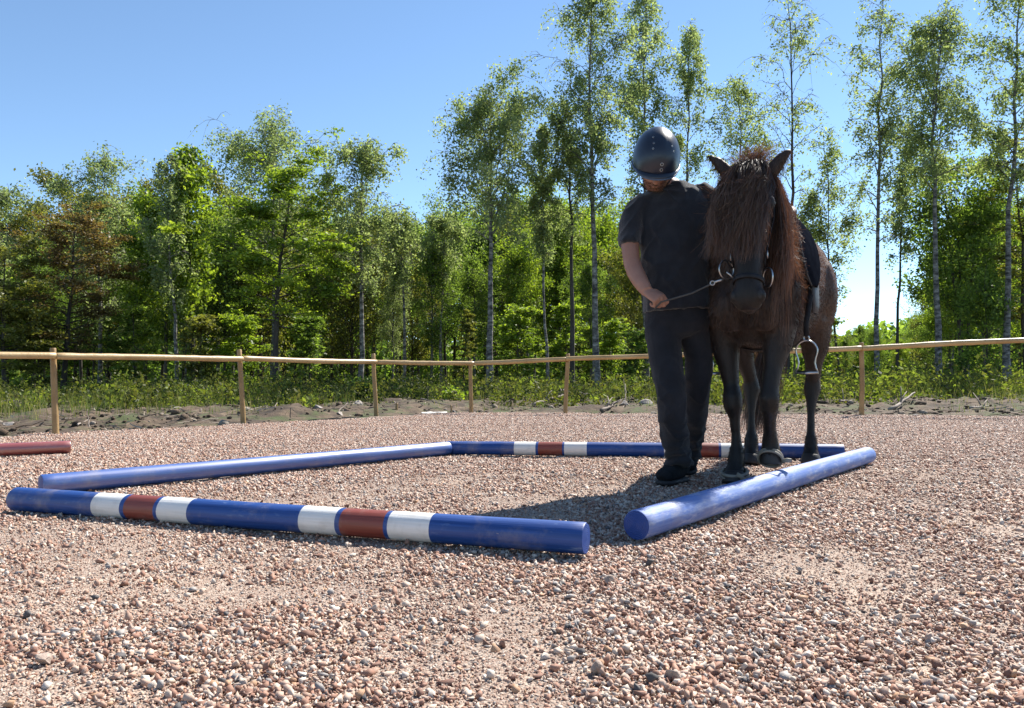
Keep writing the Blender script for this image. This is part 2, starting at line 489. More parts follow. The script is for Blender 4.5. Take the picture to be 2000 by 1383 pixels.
def earth_h(x, y):
    o = outside(x, y)
    k = np.clip((o - .05) / 1.2, 0, 1)
    far = np.clip((9 - o) / 3, 0, 1)
    lump = .065 * fbm(x * .8, y * .8, 0, 11, 5) + .12 * np.clip(fbm(x * .6, y * .6, 0, 19, 3) - .1, 0, 1.5)
    return -.05 + k * (.03 + lump * (.35 + .65 * far) + .045 * fbm(x * 4.5, y * 4.5, 0, 4, 3) * far)
V, F = grid(-24, 27, 4.5, 36, .14, lambda x, y: outside(x, y) > -.35, earth_h)
def earth_mat():
    m, n, l = new_mat('turned_earth_and_moss')
    out = n.new('ShaderNodeOutputMaterial'); b = n.new('ShaderNodeBsdfPrincipled')
    tc = n.new('ShaderNodeTexCoord')
    nz = n.new('ShaderNodeTexNoise'); nz.inputs['Scale'].default_value = 3.5; nz.inputs['Detail'].default_value = 9; nz.inputs['Roughness'].default_value = .7
    l.new(tc.outputs['Object'], nz.inputs['Vector'])
    rp = ramp(n, [(.34, (.022, .014, .008)), (.48, (.066, .043, .026)), (.60, (.12, .082, .05)), (.74, (.19, .14, .095))]); l.new(nz.outputs['Fac'], rp.inputs[0])
    n2 = n.new('ShaderNodeTexNoise'); n2.inputs['Scale'].default_value = 1.6; n2.inputs['Detail'].default_value = 9; n2.inputs['Roughness'].default_value = .75
    l.new(tc.outputs['Object'], n2.inputs['Vector'])
    wr = ramp(n, [(.50, (0, 0, 0)), (.60, (1, 1, 1))]); l.new(n2.outputs['Fac'], wr.inputs[0])
    mx = n.new('ShaderNodeMix'); mx.data_type = 'RGBA'; l.new(wr.outputs[0], mx.inputs[0])
    l.new(rp.outputs[0], mx.inputs[6]); mx.inputs[7].default_value = (.055, .068, .018, 1)
    l.new(mx.outputs[2], b.inputs['Base Color'])
    b.inputs['Roughness'].default_value = .95
    bp = n.new('ShaderNodeBump'); bp.inputs['Strength'].default_value = 1.0; bp.inputs['Distance'].default_value = .05
    l.new(nz.outputs['Fac'], bp.inputs['Height']); l.new(bp.outputs[0], b.inputs['Normal'])
    l.new(b.outputs[0], out.inputs[0])
    return m
M['earth'] = earth_mat()
tag(obj('earth_verge', mesh_np('earth_verge', V, F, mat=M['earth'])), kind='structure')

# ------------------------------------------------------------------ gravel: real stones in small tiles, scattered over the riding ground
def ico(sub):
    bm = bmesh.new()
    bmesh.ops.create_icosphere(bm, subdivisions=sub, radius=1)
    V = np.array([v.co[:] for v in bm.verts]); F = np.array([[v.index for v in f.verts] for f in bm.faces])
    bm.free()
    return V, F
ICO1, ICO2 = ico(1), ico(2)
def stone_shape(base, rng, jag=.28):
    V, F = base
    d = rng.normal(size=(9, 3)); d /= np.linalg.norm(d, axis=1, keepdims=True)
    W = V.copy()
    for k in range(9):                               # chop flat facets off
        cut = rng.uniform(.42, .78)
        h = W @ d[k]
        over = np.clip(h - cut, 0, None)
        W = W - over[:, None] * d[k]
    W *= 1 + jag * .22 * rng.normal(size=(len(W), 1))
    W /= np.abs(W).max() * .9
    return W
def hull_stone(rng, npts=10):
    # a crushed, flat-faced stone: the hull of a few random points
    bm = bmesh.new()
    p = rng.normal(size=(npts, 3)); p /= np.linalg.norm(p, axis=1, keepdims=True)
    p *= rng.uniform(.75, 1.1, (npts, 1)) * np.array([1.2, .95, .72]) * rng.uniform(.8, 1.2, 3)
    for q in p: bm.verts.new(q)
    bmesh.ops.convex_hull(bm, input=bm.verts)
    bmesh.ops.delete(bm, geom=[v for v in bm.verts if not v.link_faces], context='VERTS')
    bmesh.ops.triangulate(bm, faces=bm.faces)
    bm.verts.index_update()
    V = np.array([v.co[:] for v in bm.verts]); F = np.array([[v.index for v in f.verts] for f in bm.faces])
    bm.free()
    return V, F
def rotm(rng, flat):
    if flat:
        t = rng.uniform(0, 6.28); c, s = math.cos(t), math.sin(t)
        return np.array([[c, -s, 0], [s, c, 0], [0, 0, 1]])
    a, b, c, d = (lambda q: q / np.linalg.norm(q))(rng.normal(size=4))
    return np.array([[1 - 2 * (c * c + d * d), 2 * (b * c - a * d), 2 * (b * d + a * c)], [2 * (b * c + a * d), 1 - 2 * (b * b + d * d), 2 * (c * d - a * b)], [2 * (b * d - a * c), 2 * (c * d + a * b), 1 - 2 * (b * b + c * c)]])
HULLS = [hull_stone(np.random.default_rng(600 + i), 8 + i % 4) for i in range(24)]
def stone_tile(rng, n, size, rmin, rmean, sig, base):
    r = np.clip(rmean * np.exp(rng.normal(size=n) * sig), rmin, rmean * 2.7)
    xy = rng.uniform(-size / 2, size / 2, (n, 2))
    Vs, Fs, Ts, k = [], [], [], 0
    for i in range(n):
        Vh_, Fh_ = HULLS[i % 24]
        W = (Vh_ * r[i]) @ rotm(rng, rng.random() < .4).T
        W[:, :2] += xy[i]
        W[:, 2] += r[i] * rng.uniform(.1, .7)
        Vs.append(W); Fs.append(Fh_ + k); Ts.append(np.full(len(W), rng.random())); k += len(W)
    return np.concatenate(Vs), np.concatenate(Fs), np.concatenate(Ts)
TILE = .30
src = bpy.data.collections.new('gravel_tiles')
def tile_obj(k, *a):
    V, F, t = stone_tile(*a)
    o = bpy.data.objects.new('tile_%02d' % k, mesh_np('tile_%02d' % k, V, F, smooth=False, attrs={'tint': ('POINT', t)}, mat=M['stone']))
    src.objects.link(o)
rg = np.random.default_rng(5)
for k in range(4): tile_obj(k, rg, 1000, TILE, .0030, .0051, .40, ICO1)
NEAR = 4.4
nx = int(24 / TILE)
gx, gy = np.meshgrid((np.arange(nx) - nx / 2 + .5) * TILE, np.arange(NEAR + TILE / 2, 13.9, TILE))
gx, gy = gx.ravel(), gy.ravel()
keep = (np.abs(gx) < gy * .78 + .9) & (outside(gx, gy) < .12)
gx, gy = gx[keep], gy[keep]
rg2 = np.random.default_rng(8)
def points_obj(name, label, x, y, z, pick, turn, size, tint, coll):
    n = len(x)
    me = mesh_np(name, np.stack([x, y, z], -1), np.zeros((0, 3), dtype=np.int32), smooth=False)
    me.attributes.new('pick', 'INT', 'POINT').data.foreach_set('value', pick.astype(np.int32))
    me.attributes.new('turn', 'FLOAT_VECTOR', 'POINT').data.foreach_set('vector', turn.astype(np.float32).ravel())
    me.attributes.new('size', 'FLOAT', 'POINT').data.foreach_set('value', size.astype(np.float32))
    me.attributes.new('tint', 'FLOAT', 'POINT').data.foreach_set('value', tint.astype(np.float32))
    o = obj(name, me)
    tag(o, label, 'gravel', kind='stuff')
    o.modifiers.new('scatter', 'NODES').node_group = scatter(coll)
    return o
def scatter(coll):
    ng = bpy.data.node_groups.new('scatter', 'GeometryNodeTree')
    ng.interface.new_socket('Geometry', in_out='INPUT', socket_type='NodeSocketGeometry')
    ng.interface.new_socket('Geometry', in_out='OUTPUT', socket_type='NodeSocketGeometry')
    gi = ng.nodes.new('NodeGroupInput'); go = ng.nodes.new('NodeGroupOutput')
    ci = ng.nodes.new('GeometryNodeCollectionInfo'); ci.inputs['Collection'].default_value = coll
    ci.inputs['Separate Children'].default_value = True; ci.inputs['Reset Children'].default_value = True
    ip = ng.nodes.new('GeometryNodeInstanceOnPoints'); ip.inputs['Pick Instance'].default_value = True
    def att(nm, ty):
        q = ng.nodes.new('GeometryNodeInputNamedAttribute'); q.data_type = ty; q.inputs['Name'].default_value = nm
        return q.outputs[0]
    ng.links.new(gi.outputs[0], ip.inputs['Points']); ng.links.new(ci.outputs[0], ip.inputs['Instance'])
    ng.links.new(att('pick', 'INT'), ip.inputs['Instance Index'])
    e2r = ng.nodes.new('FunctionNodeEulerToRotation')
    ng.links.new(att('turn', 'FLOAT_VECTOR'), e2r.inputs[0]); ng.links.new(e2r.outputs[0], ip.inputs['Rotation'])
    ng.links.new(att('size', 'FLOAT'), ip.inputs['Scale'])
    ng.links.new(ip.outputs[0], go.inputs[0])
    return ng
nt_ = len(gx)
points_obj('gravel', 'loose pink and grey crushed stone covering the far half of the riding ground', gx, gy, gz(gx, gy) - .001, rg2.integers(0, 4, nt_),
           np.stack([np.zeros(nt_), np.zeros(nt_), rg2.integers(0, 4, nt_) * math.pi / 2], -1), np.ones(nt_), np.zeros(nt_), src)
src2 = bpy.data.collections.new('gravel_stones')
for k, (Vh_, Fh_) in enumerate(HULLS):
    src2.objects.link(bpy.data.objects.new('stone_%02d' % k, mesh_np('stone_%02d' % k, Vh_, Fh_, smooth=False, mat=M['stone_near'])))
def near_gravel():
    n = 500000
    y = NEAR - (NEAR - .55) * rg2.random(n) ** .8
    x = rg2.uniform(-1, 1, n) * (y * .78 + .9)
    # stones gather in drifts; between them sandy fines show
    drift = fbm(x * 2.3, y * 2.3, 0, 61, 4) + .35 * fbm(x * 9, y * 9, 0, 67, 2)
    w = np.clip(.70 + .42 * drift, .46, 1.0)
    w = np.maximum(w, np.clip((y - 2.6) / 1.6, 0, 1) * .95)
    kp = rg2.random(n) < w
    x, y, drift = x[kp], y[kp], drift[kp]
    n = len(x)
    r = .0034 * np.exp(rg2.normal(size=n) * .46) * np.clip(1 + .38 * drift, .6, 1.6) * (1 + .35 * np.clip((y - 2.6) / 1.6, 0, 1))
    r = np.clip(r, .0017, .0125)
    big = rg2.random(n) < .016
    r = np.where(big, rg2.uniform(.008, .0135, n), r)
    flat = rg2.random(n) < .35
    turn = np.stack([np.where(flat, 0, rg2.uniform(0, 6.28, n)), np.where(flat, 0, rg2.uniform(0, 6.28, n)), rg2.uniform(0, 6.28, n)], -1)
    z = gz(x, y) + r * rg2.uniform(.0, .6, n) + .006 * np.clip(drift, 0, 1.2) * rg2.random(n)
    points_obj('gravel', 'loose pink and grey crushed stone covering the near half of the riding ground', x, y, z, rg2.integers(0, 24, n), turn, r, rg2.random(n), src2)
near_gravel()
# a few larger stones lying loose on the gravel
def rock(name, c, r, flat, seed, mat, label, cat='stone', group=None, sub=3):
    rng = np.random.default_rng(seed)
    V, F = ico(sub)
    W = stone_shape((V, F), rng, .01)
    W = W + .10 * np.stack([vnoise(V[:, 0] * 2, V[:, 1] * 2, V[:, 2] * 2, seed + k) for k in range(3)], -1)
    W = W * np.array([r * 1.15, r * .9, r * flat])
    a = rng.uniform(0, 6.28)
    W = W @ np.array([[math.cos(a), -math.sin(a), 0], [math.sin(a), math.cos(a), 0], [0, 0, 1]]).T
    W += np.array([c[0], c[1], c[2] + r * flat * .45])
    o = solo(name, W, F, mat, smooth=False)
    return tag(o, label, cat, group)
for i, (u, v, r, fl, mk, lab) in enumerate([
        (86, 1293, .019, .8, 'rock', 'flat greyish tan stone on the gravel near the lower left corner'),
        (1163, 1312, .017, 1.0, 'rock', 'upright tan stone on the gravel at the bottom centre'),
        (1275, 1328, .018, .65, 'rock_dark', 'rounded dark grey stone right of the upright tan stone'),
        (1320, 1325, .019, .8, 'rock', 'speckled pale stone rightmost of the three at the bottom centre'),
        (1226, 915, .026, .8, 'rock', 'lone tan stone on sunlit gravel left of the walking shoe'),
        (1190, 1138, .018, .9, 'rock', 'brown grey stone below the gap between the pole ends'),
        (1268, 1102, .015, .8, 'rock_dark', 'small black stone below the end of the chalky blue pole')]):
    rock('loose_stone', P(u, v), r * .8, fl, 40 + i, M['rock_tan'] if mk == 'rock' else M[mk], lab, 'stone', 'larger stones lying on the gravel')

# ================================================================== fence
def bumpy_pole(A, B, r0, r1, n=14, k=14, amp=.03, seed=0, knots=0):
    """slightly uneven round timber from A to B"""
    A, B = Vector(A), Vector(B)
    g = Geo()
    rng = random.Random(seed)
    t = (B - A).normalized()
    s = t.orthogonal().normalized(); b = t.cross(s)
    pts, ra = [], []
    ph = rng.uniform(0, 6)
    L = (B - A).length
    kn = [rng.random() for _ in range(knots)]
    for i in range(k + 1):
        f = i / k
        w = .006 * math.sin(f * 4 + ph) * L / 3
        pts.append(A + (B - A) * f + s * w + b * (.004 * math.sin(f * 7 + ph * 2)))
        r = (r0 + (r1 - r0) * f) * (1 + amp * rng.uniform(-1, 1))
        if any(abs(f - q) < .6 / k for q in kn): r *= 1.09
        ra.append(r)
    e = .006
    pts = [pts[0]] + [pts[0] + t * e] + pts[1:-1] + [pts[-1] - t * e] + [pts[-1]]
    ra = [ra[0] * .88] + [ra[0]] + ra[1:-1] + [ra[-1]] + [ra[-1] * .88]
    g.loft(pts, ra, side=s, n=n)
    return g
def fence(name, label, posts, tops, railv, nrm, seed, group):
    root = thing(name, posts[0], label, 'fence', group)
    rp = []
    for i, (b, tp) in enumerate(zip(posts, tops)):
        g = bumpy_pole(b + Vector((0, 0, -.12)), tp, .034, .031, 12, 8, .015, seed + i)
        g.part('post', M['pine'], root)
        rp.append(railv[i])
    for i in range(len(rp) - 1):
        g = bumpy_pole(rp[i], rp[i + 1] - (rp[i + 1] - rp[i]).normalized() * .004, .035, .034, 14, 30, .014, seed + 50 + i, 6)
        o = g.part('rail', M['pine_rail'], root)
    return root
def fence_pts(rows, inward):
    posts, tops, rails = [], [], []
    for (ub, vb, ut, vt, vr) in rows:
        b = P(ub, vb); posts.append(b)
        tops.append(Q(ut, vt, b.y))
        c = b + inward * .074
        z = Q(ub, vr, c.y).z
        lean = (tops[-1] - b) * ((z) / max(.1, tops[-1].z))
        rails.append(Vector((c.x + lean.x, c.y, z)))
    return posts, tops, rails
rowsL = [(920, 806, 919, 703, 710.5), (735, 811, 729, 691, 707.5), (477, 826, 467, 683, 700.5), (110, 848, 103, 680, 695.5)]
pL, tL, rL = fence_pts(rowsL, -nL)
ext = pL[-1] + (pL[-1] - pL[-2]) * 1.0
pL.append(ext); tL.append(ext + Vector((0, 0, .90))); rL.append(rL[-1] + (pL[-1] - pL[-2]) + Vector((0, 0, .0)))
fence('rail_fence', 'pine post and rail fence running from the corner out to the left edge', pL, tL, rL, nL, 3, 'pine fence round the riding ground')
c2 = C0 + dR * .09
rowsR = [(1103, 808, 1109, 691, 701.5), (1683, 811, 1683, 669, 680)]
pR, tR, rR = fence_pts(rowsR, -nR)
step = pR[1] - pR[0]
pm = (pR[0] + pR[1]) / 2
ext = pR[1] + step * .55
zr = rR[1].z
pR2 = [pR[0], pm, pR[1], ext]
tR2 = [tR[0], pm + Vector((0, 0, .93)), tR[1], ext + Vector((0, 0, 1.05))]
rs = Q(928, 710, C0.y - .06)
rR2 = [rs, rR[0], (rR[0] + rR[1]) / 2, rR[1], Vector((rR[1].x + step.x * .55, rR[1].y + step.y * .55, zr + .075))]
rootR = thing('rail_fence', pR[0], 'pine post and rail fence running from the corner behind horse to right edge', 'fence', 'pine fence round the riding ground')
for i in range(4):
    bumpy_pole(pR2[i] + Vector((0, 0, -.12)), tR2[i], .034, .031, 12, 8, .015, 70 + i).part('post', M['pine'], rootR)
    bumpy_pole(rR2[i], rR2[i + 1] - (rR2[i + 1] - rR2[i]).normalized() * .004, .035, .034, 14, 30, .014, 90 + i, 6).part('rail', M['pine_rail'], rootR)

# ================================================================== ground poles
def end_mat(name, base, base2):
    m, n, l = new_mat(name)
    out = n.new('ShaderNodeOutputMaterial'); b = n.new('ShaderNodeBsdfPrincipled')
    tc = n.new('ShaderNodeTexCoord')
    mp = n.new('ShaderNodeMapping'); mp.inputs['Scale'].default_value = (0.02, 1, 1)
    l.new(tc.outputs['Object'], mp.inputs[0])
    w = n.new('ShaderNodeTexWave'); w.wave_type = 'RINGS'; w.rings_direction = 'X'; w.inputs['Scale'].default_value = 60; w.inputs['Distortion'].default_value = 6; w.inputs['Detail'].default_value = 3
    l.new(mp.outputs[0], w.inputs['Vector'])
    rp = ramp(n, [(.2, base), (.9, base2)]); l.new(w.outputs['Fac'], rp.inputs[0]); l.new(rp.outputs[0], b.inputs['Base Color'])
    b.inputs['Roughness'].default_value = .5
    bp = n.new('ShaderNodeBump'); bp.inputs['Strength'].default_value = .5; bp.inputs['Distance'].default_value = .003
    l.new(w.outputs['Fac'], bp.inputs['Height']); l.new(bp.outputs[0], b.inputs['Normal'])
    l.new(b.outputs[0], out.inputs[0])
    return m
M['blue_end'] = end_mat('blue_pole_end', (.012, .040, .20), (.028, .075, .29))
M['red_end'] = end_mat('red_pole_end', (.15, .03, .02), (.22, .05, .04))

def ground_pole(label, A, B, r, cuts, mats, names, endm='blue_end', seed=1, nseg=26):
    """round timber lying from A to B; cuts are picture columns of the painted edges"""
    A, B = Vector(A), Vector(B)
    A.z = B.z = r + .002
    ax = (B - A); L = ax.length
    rot = ax.to_track_quat('X', 'Z').to_matrix()
    root = thing('ground_pole', (A.x, A.y, 0), label, 'pole', 'painted poles laid on the gravel')
    fv = Vector((-ax.y, ax.x, 0)).normalized(); fv = (fv if fv.dot(-A) > 0 else -fv) * r * .85
    def at_u(u):
        lo, hi = 0.0, 1.0
        s = 1 if proj(B)[0] > proj(A)[0] else -1
        for _ in range(40):
            m_ = (lo + hi) / 2
            if (proj(A + ax * m_ + fv)[0] - u) * s < 0: lo = m_
            else: hi = m_
        return lo
    ts = [0.0] + [at_u(u) for u in cuts] + [1.0]
    rng = np.random.default_rng(seed)
    n = 28
    def rad(xm, th):
        return r * (1 + .022 * np.sin(xm * 1.7 + seed) + .012 * vnoise(xm * 3, np.cos(th) * 1.2, np.sin(th) * 1.2, seed) + .010 * vnoise(xm * 9, np.cos(th) * 3, np.sin(th) * 3, seed + 3))
    for i in range(len(ts) - 1):
        a, b = ts[i] * L, ts[i + 1] * L
        k = max(2, int((b - a) / .05))
        xs = np.linspace(a, b, k + 1)
        first, last = i == 0, i == len(ts) - 2
        if first: xs = np.concatenate([[0, .004], xs[1:]])
        if last: xs = np.concatenate([xs[:-1], [L - .004, L]])
        th = np.arange(n) * 2 * math.pi / n
        X, T = np.meshgrid(xs, th, indexing='ij')
        rr = rad(X, T)
        if first: rr[0] *= .955
        if last: rr[-1] *= .955
        sag = .006 * np.sin(X / L * 3.1 + seed)
        W = np.stack([X, rr * np.cos(T) + sag, rr * np.sin(T)], -1).reshape(-1, 3)
        m_ = len(xs)
        ii, jj = np.meshgrid(np.arange(m_ - 1), np.arange(n), indexing='ij')
        F = np.stack([ii * n + jj, (ii + 1) * n + jj, (ii + 1) * n + (jj + 1) % n, ii * n + (jj + 1) % n], -1).reshape(-1, 4)[:, ::-1]
        o = obj(names[i], mesh_np(names[i], W, np.ascontiguousarray(F), True, None, M[mats[i]]), root)
        o.rotation_euler = rot.to_euler(); o.location = (0, 0, r + .002)
    for x0 in (0, L):
        th = np.arange(n) * 2 * math.pi / n
        q = rad(np.full(n, x0), th) * .955
        y0 = .006 * math.sin(x0 / L * 3.1 + seed)
        W = [(x0, q[j] * math.cos(th[j]) + y0, q[j] * math.sin(th[j])) for j in range(n)] + [(x0 + (.002 if x0 else -.002), y0, 0)]
        F = [(j, (j + 1) % n, n) if x0 else ((j + 1) % n, j, n) for j in range(n)]
        o = obj('end_face', mesh_np('end_face', W, F, False, None, M[endm]), root)
        o.rotation_euler = rot.to_euler(); o.location = (0, 0, r + .002)
    return root
PR = .048
def on(u, v): return P(u, v, PR)
bs, ws, rs_ = 'blue_section', 'white_band', 'red_band'
th_ = 'thin_blue_line'
nm = [bs, ws, th_, rs_, th_, ws, bs, ws, th_, rs_, th_, ws, bs]
ml = ['blue', 'white', 'blue', 'red', 'blue', 'white', 'blue', 'white', 'blue', 'red', 'blue', 'white', 'blue']
ground_pole('nearest striped pole in blue white and red lying across the left foreground', on(30, 976), on(1146, 1052), PR,
            [178, 234, 242, 300, 307, 366, 585, 656, 665, 751, 759, 840], ml, nm, seed=2)
ground_pole('striped blue white and red pole lying farthest back behind the feet', on(874, 875), on(1648, 883), PR,
            [1004, 1046, 1051, 1098, 1102, 1146, 1297, 1345, 1350, 1404, 1409, 1456], ml, nm, seed=5)
ground_pole('plain glossy blue pole along the left side of the rectangle', on(80, 948), on(874, 876), PR, [], ['blue_gloss'], [bs], seed=8)
ground_pole('chalky worn pale blue pole lying in front of horse on the right', on(1241, 1028), on(1696, 890), PR * 1.04, [], ['blue_worn'], [bs], seed=12)
ground_pole('dark red pole at the left edge in front of the fence', on(-330, 893), on(138, 873), PR, [], ['red_gloss'], ['red_section'], 'red_end', seed=15)

# ------------------------------------------------------------------ clods and litter on the turned earth
def clods():
    rng = np.random.default_rng(91)
    n = 15000
    y = rng.uniform(6, 22, n); x = rng.uniform(-1, 1, n) * (y * .8 + 1)
    o = outside(x, y)
    kp = (o > .25) & (o < 7.5) & (rng.random(n) < .25 + .75 * (vnoise(x * .9, y * .9, 0, 92) > -.1))
    x, y = x[kp], y[kp]; n = len(x)
    shapes = [stone_shape(ICO1, rng, .5) for _ in range(10)]
    r = np.clip(.016 * np.exp(rng.normal(size=n) * .65), .006, .09)
    a = rng.uniform(0, 6.28, n)
    sh = np.array(shapes)[rng.integers(0, 10, n)] * (r[:, None, None] * np.stack([1.2 + 0 * r, .95 + 0 * r, .7 + 0 * r], -1)[:, None, :])
    ca, sa = np.cos(a)[:, None], np.sin(a)[:, None]
    W = np.stack([sh[..., 0] * ca - sh[..., 1] * sa, sh[..., 0] * sa + sh[..., 1] * ca, sh[..., 2]], -1)
    W += np.stack([x, y, earth_h(x, y) + r * .2], -1)[:, None]
    F = (ICO1[1][None] + (np.arange(n) * len(ICO1[0]))[:, None, None]).reshape(-1, 3)
    m, nn, l = new_mat('earth_clod')
    out = nn.new('ShaderNodeOutputMaterial'); b = nn.new('ShaderNodeBsdfPrincipled')
    at = nn.new('ShaderNodeAttribute'); at.attribute_name = 'tint'
    rp = ramp(nn, [(0, (.022, .014, .008)), (.5, (.075, .048, .029)), (.85, (.13, .09, .058)), (.95, (.24, .20, .16))]); l.new(at.outputs['Fac'], rp.inputs[0])
    tc = nn.new('ShaderNodeTexCoord'); nz = nn.new('ShaderNodeTexNoise'); nz.inputs['Scale'].default_value = 60; l.new(tc.outputs['Object'], nz.inputs['Vector'])
    bp = nn.new('ShaderNodeBump'); bp.inputs['Strength'].default_value = .8; bp.inputs['Distance'].default_value = .01; l.new(nz.outputs['Fac'], bp.inputs['Height']); l.new(bp.outputs[0], b.inputs['Normal'])
    l.new(rp.outputs[0], b.inputs['Base Color']); b.inputs['Roughness'].default_value = .95; l.new(b.outputs[0], out.inputs[0])
    ob = obj('earth_clods', mesh_np('earth_clods', W.reshape(-1, 3), F, False, {'tint': ('POINT', np.repeat(rng.random(n), len(ICO1[0])))}, m))
    tag(ob, 'crumbled brown clods strewn over the turned earth beyond the fence', 'soil', kind='stuff')
    n = 2200
    y = rng.uniform(7, 20, n); x = rng.uniform(-1, 1, n) * (y * .8 + 1)
    o = outside(x, y); kp = (o > .3) & (o < 7)
    x, y = x[kp], y[kp]; n = len(x)
    L = rng.uniform(.08, .4, n); a = rng.uniform(0, 6.28, n)
    s = np.linspace(-.5, .5, 5)
    C = np.stack([x[:, None] + np.cos(a)[:, None] * L[:, None] * s, y[:, None] + np.sin(a)[:, None] * L[:, None] * s, earth_h(x, y)[:, None] + .02 + rng.uniform(-.1, .25, n)[:, None] * L[:, None] * (s + .5) + rng.normal(size=(n, 5)) * .006], -1)
    V, F, t, al = strands(C, rng.uniform(.006, .02, n), .5, rng)
    ob = obj('twig_litter', mesh_np('twig_litter', V, F, False, {'tint': ('POINT', t)}, leaf_mat('twig_litter', [(0, (.05, .035, .025)), (.6, (.15, .115, .085)), (1, (.36, .31, .25))], (1, 1, 1), .05, .02)))
    tag(ob, 'scattered dry twigs littering the turned earth beyond the fence', 'twigs', kind='stuff')
clods()

# ================================================================== trees
def bark_mat(name, stops, bands=False):
    m, n, l = new_mat(name)
    out = n.new('ShaderNodeOutputMaterial'); b = n.new('ShaderNodeBsdfPrincipled')
    tc = n.new('ShaderNodeTexCoord')
    mp = n.new('ShaderNodeMapping'); mp.inputs['Scale'].default_value = (4, 4, 9) if bands else (9, 9, 1.5)
    l.new(tc.outputs['Object'], mp.inputs[0])
    nz = n.new('ShaderNodeTexNoise'); nz.inputs['Scale'].default_value = 1.0; nz.inputs['Detail'].default_value = 7; nz.inputs['Roughness'].default_value = .7
    l.new(mp.outputs[0], nz.inputs['Vector'])
    rp = ramp(n, stops); l.new(nz.outputs['Fac'], rp.inputs[0]); l.new(rp.outputs[0], b.inputs['Base Color'])
    b.inputs['Roughness'].default_value = .85
    bp = n.new('ShaderNodeBump'); bp.inputs['Strength'].default_value = .6; bp.inputs['Distance'].default_value = .03
    l.new(nz.outputs['Fac'], bp.inputs['Height']); l.new(bp.outputs[0], b.inputs['Normal'])
    l.new(b.outputs[0], out.inputs[0])
    return m
M['birch_bark'] = bark_mat('birch_bark', [(.38, (.025, .022, .02)), (.50, (.13, .118, .105)), (.66, (.36, .335, .30))], True)
M['dark_bark'] = bark_mat('dark_bark', [(.35, (.022, .018, .014)), (.65, (.085, .068, .055))])
M['grey_bark'] = bark_mat('grey_bark', [(.35, (.05, .045, .04)), (.65, (.19, .17, .15))])
M['leaf_birch'] = leaf_mat('birch_leaf', [(0, (0.1298, 0.1652, 0.0732)), (0.5, (0.236, 0.2832, 0.1239)), (1, (0.3658, 0.3953, 0.2006))], (1.3, 1.4, .85), .58, .018)
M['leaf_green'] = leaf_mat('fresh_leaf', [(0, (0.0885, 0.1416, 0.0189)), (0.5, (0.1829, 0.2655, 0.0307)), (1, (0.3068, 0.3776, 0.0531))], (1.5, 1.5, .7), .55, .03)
M['leaf_dark'] = leaf_mat('deep_green_leaf', [(0, (0.0708, 0.1121, 0.026)), (0.5, (0.1475, 0.2124, 0.0472)), (1, (0.236, 0.3068, 0.0708))], (1.4, 1.5, .7), .58, .018)  # a deeper leaf green than the fresh one
M['leaf_copper'] = leaf_mat('copper_leaf', [(0, (.12, .08, .03)), (.5, (.19, .135, .05)), (1, (.19, .18, .05))], (1.35, 1.3, .8), .5, .04)
M['leaf_olive'] = leaf_mat('olive_leaf', [(0, (0.0885, 0.1003, 0.0236)), (0.5, (0.1711, 0.177, 0.0401)), (1, (0.236, 0.2537, 0.059))], (1.4, 1.4, .7), .5, .03)

def tubes(lines, radii, n):
    """many tapered tubes of the same point count: lines (N,K,3), radii (N,K)"""
    N, K, _ = lines.shape
    T = np.gradient(lines, axis=1); T /= np.linalg.norm(T, axis=2, keepdims=True) + 1e-9
    ref = np.where(np.abs(T[..., 2:3]) > .9, np.array([1., 0, 0]), np.array([0, 0, 1.]))
    A = np.cross(T, ref); A /= np.linalg.norm(A, axis=2, keepdims=True) + 1e-9
    B = np.cross(T, A)
    th = np.arange(n) * 2 * math.pi / n
    V = lines[:, :, None] + radii[:, :, None, None] * (A[:, :, None] * np.cos(th)[:, None] + B[:, :, None] * np.sin(th)[:, None])
    V = V.reshape(-1, 3)
    b = (np.arange(N)[:, None, None] * K + np.arange(K - 1)[None, :, None]) * n
    j = np.arange(n)[None, None, :]; j2 = (j + 1) % n
    F = np.stack([b + j, b + j2, b + n + j2, b + n + j], -1).reshape(-1, 4)
    return V, F
def leaf_quads(Pp, size, rng, tint, lay=0.0, long=1.35):
    n = len(Pp)
    a = rng.normal(size=(n, 3)); a /= np.linalg.norm(a, axis=1, keepdims=True)
    b = rng.normal(size=(n, 3))
    if lay:                                    # leaf blades held more or less level
        a[:, 2] *= (1 - lay); b[:, 2] *= (1 - lay)
        a /= np.linalg.norm(a, axis=1, keepdims=True) + 1e-9
    b -= a * (a * b).sum(1, keepdims=True); b /= np.linalg.norm(b, axis=1, keepdims=True) + 1e-9
    s = size * rng.uniform(.6, 1.3, (n, 1)) * .5
    V = np.stack([Pp - a * s * long, Pp + b * s * .75 + a * s * .15, Pp + a * s * long, Pp - b * s * .75 + a * s * .15], 1).reshape(-1, 3)
    F = np.arange(n * 4).reshape(-1, 4)
    return V, F, np.repeat(tint, 4)

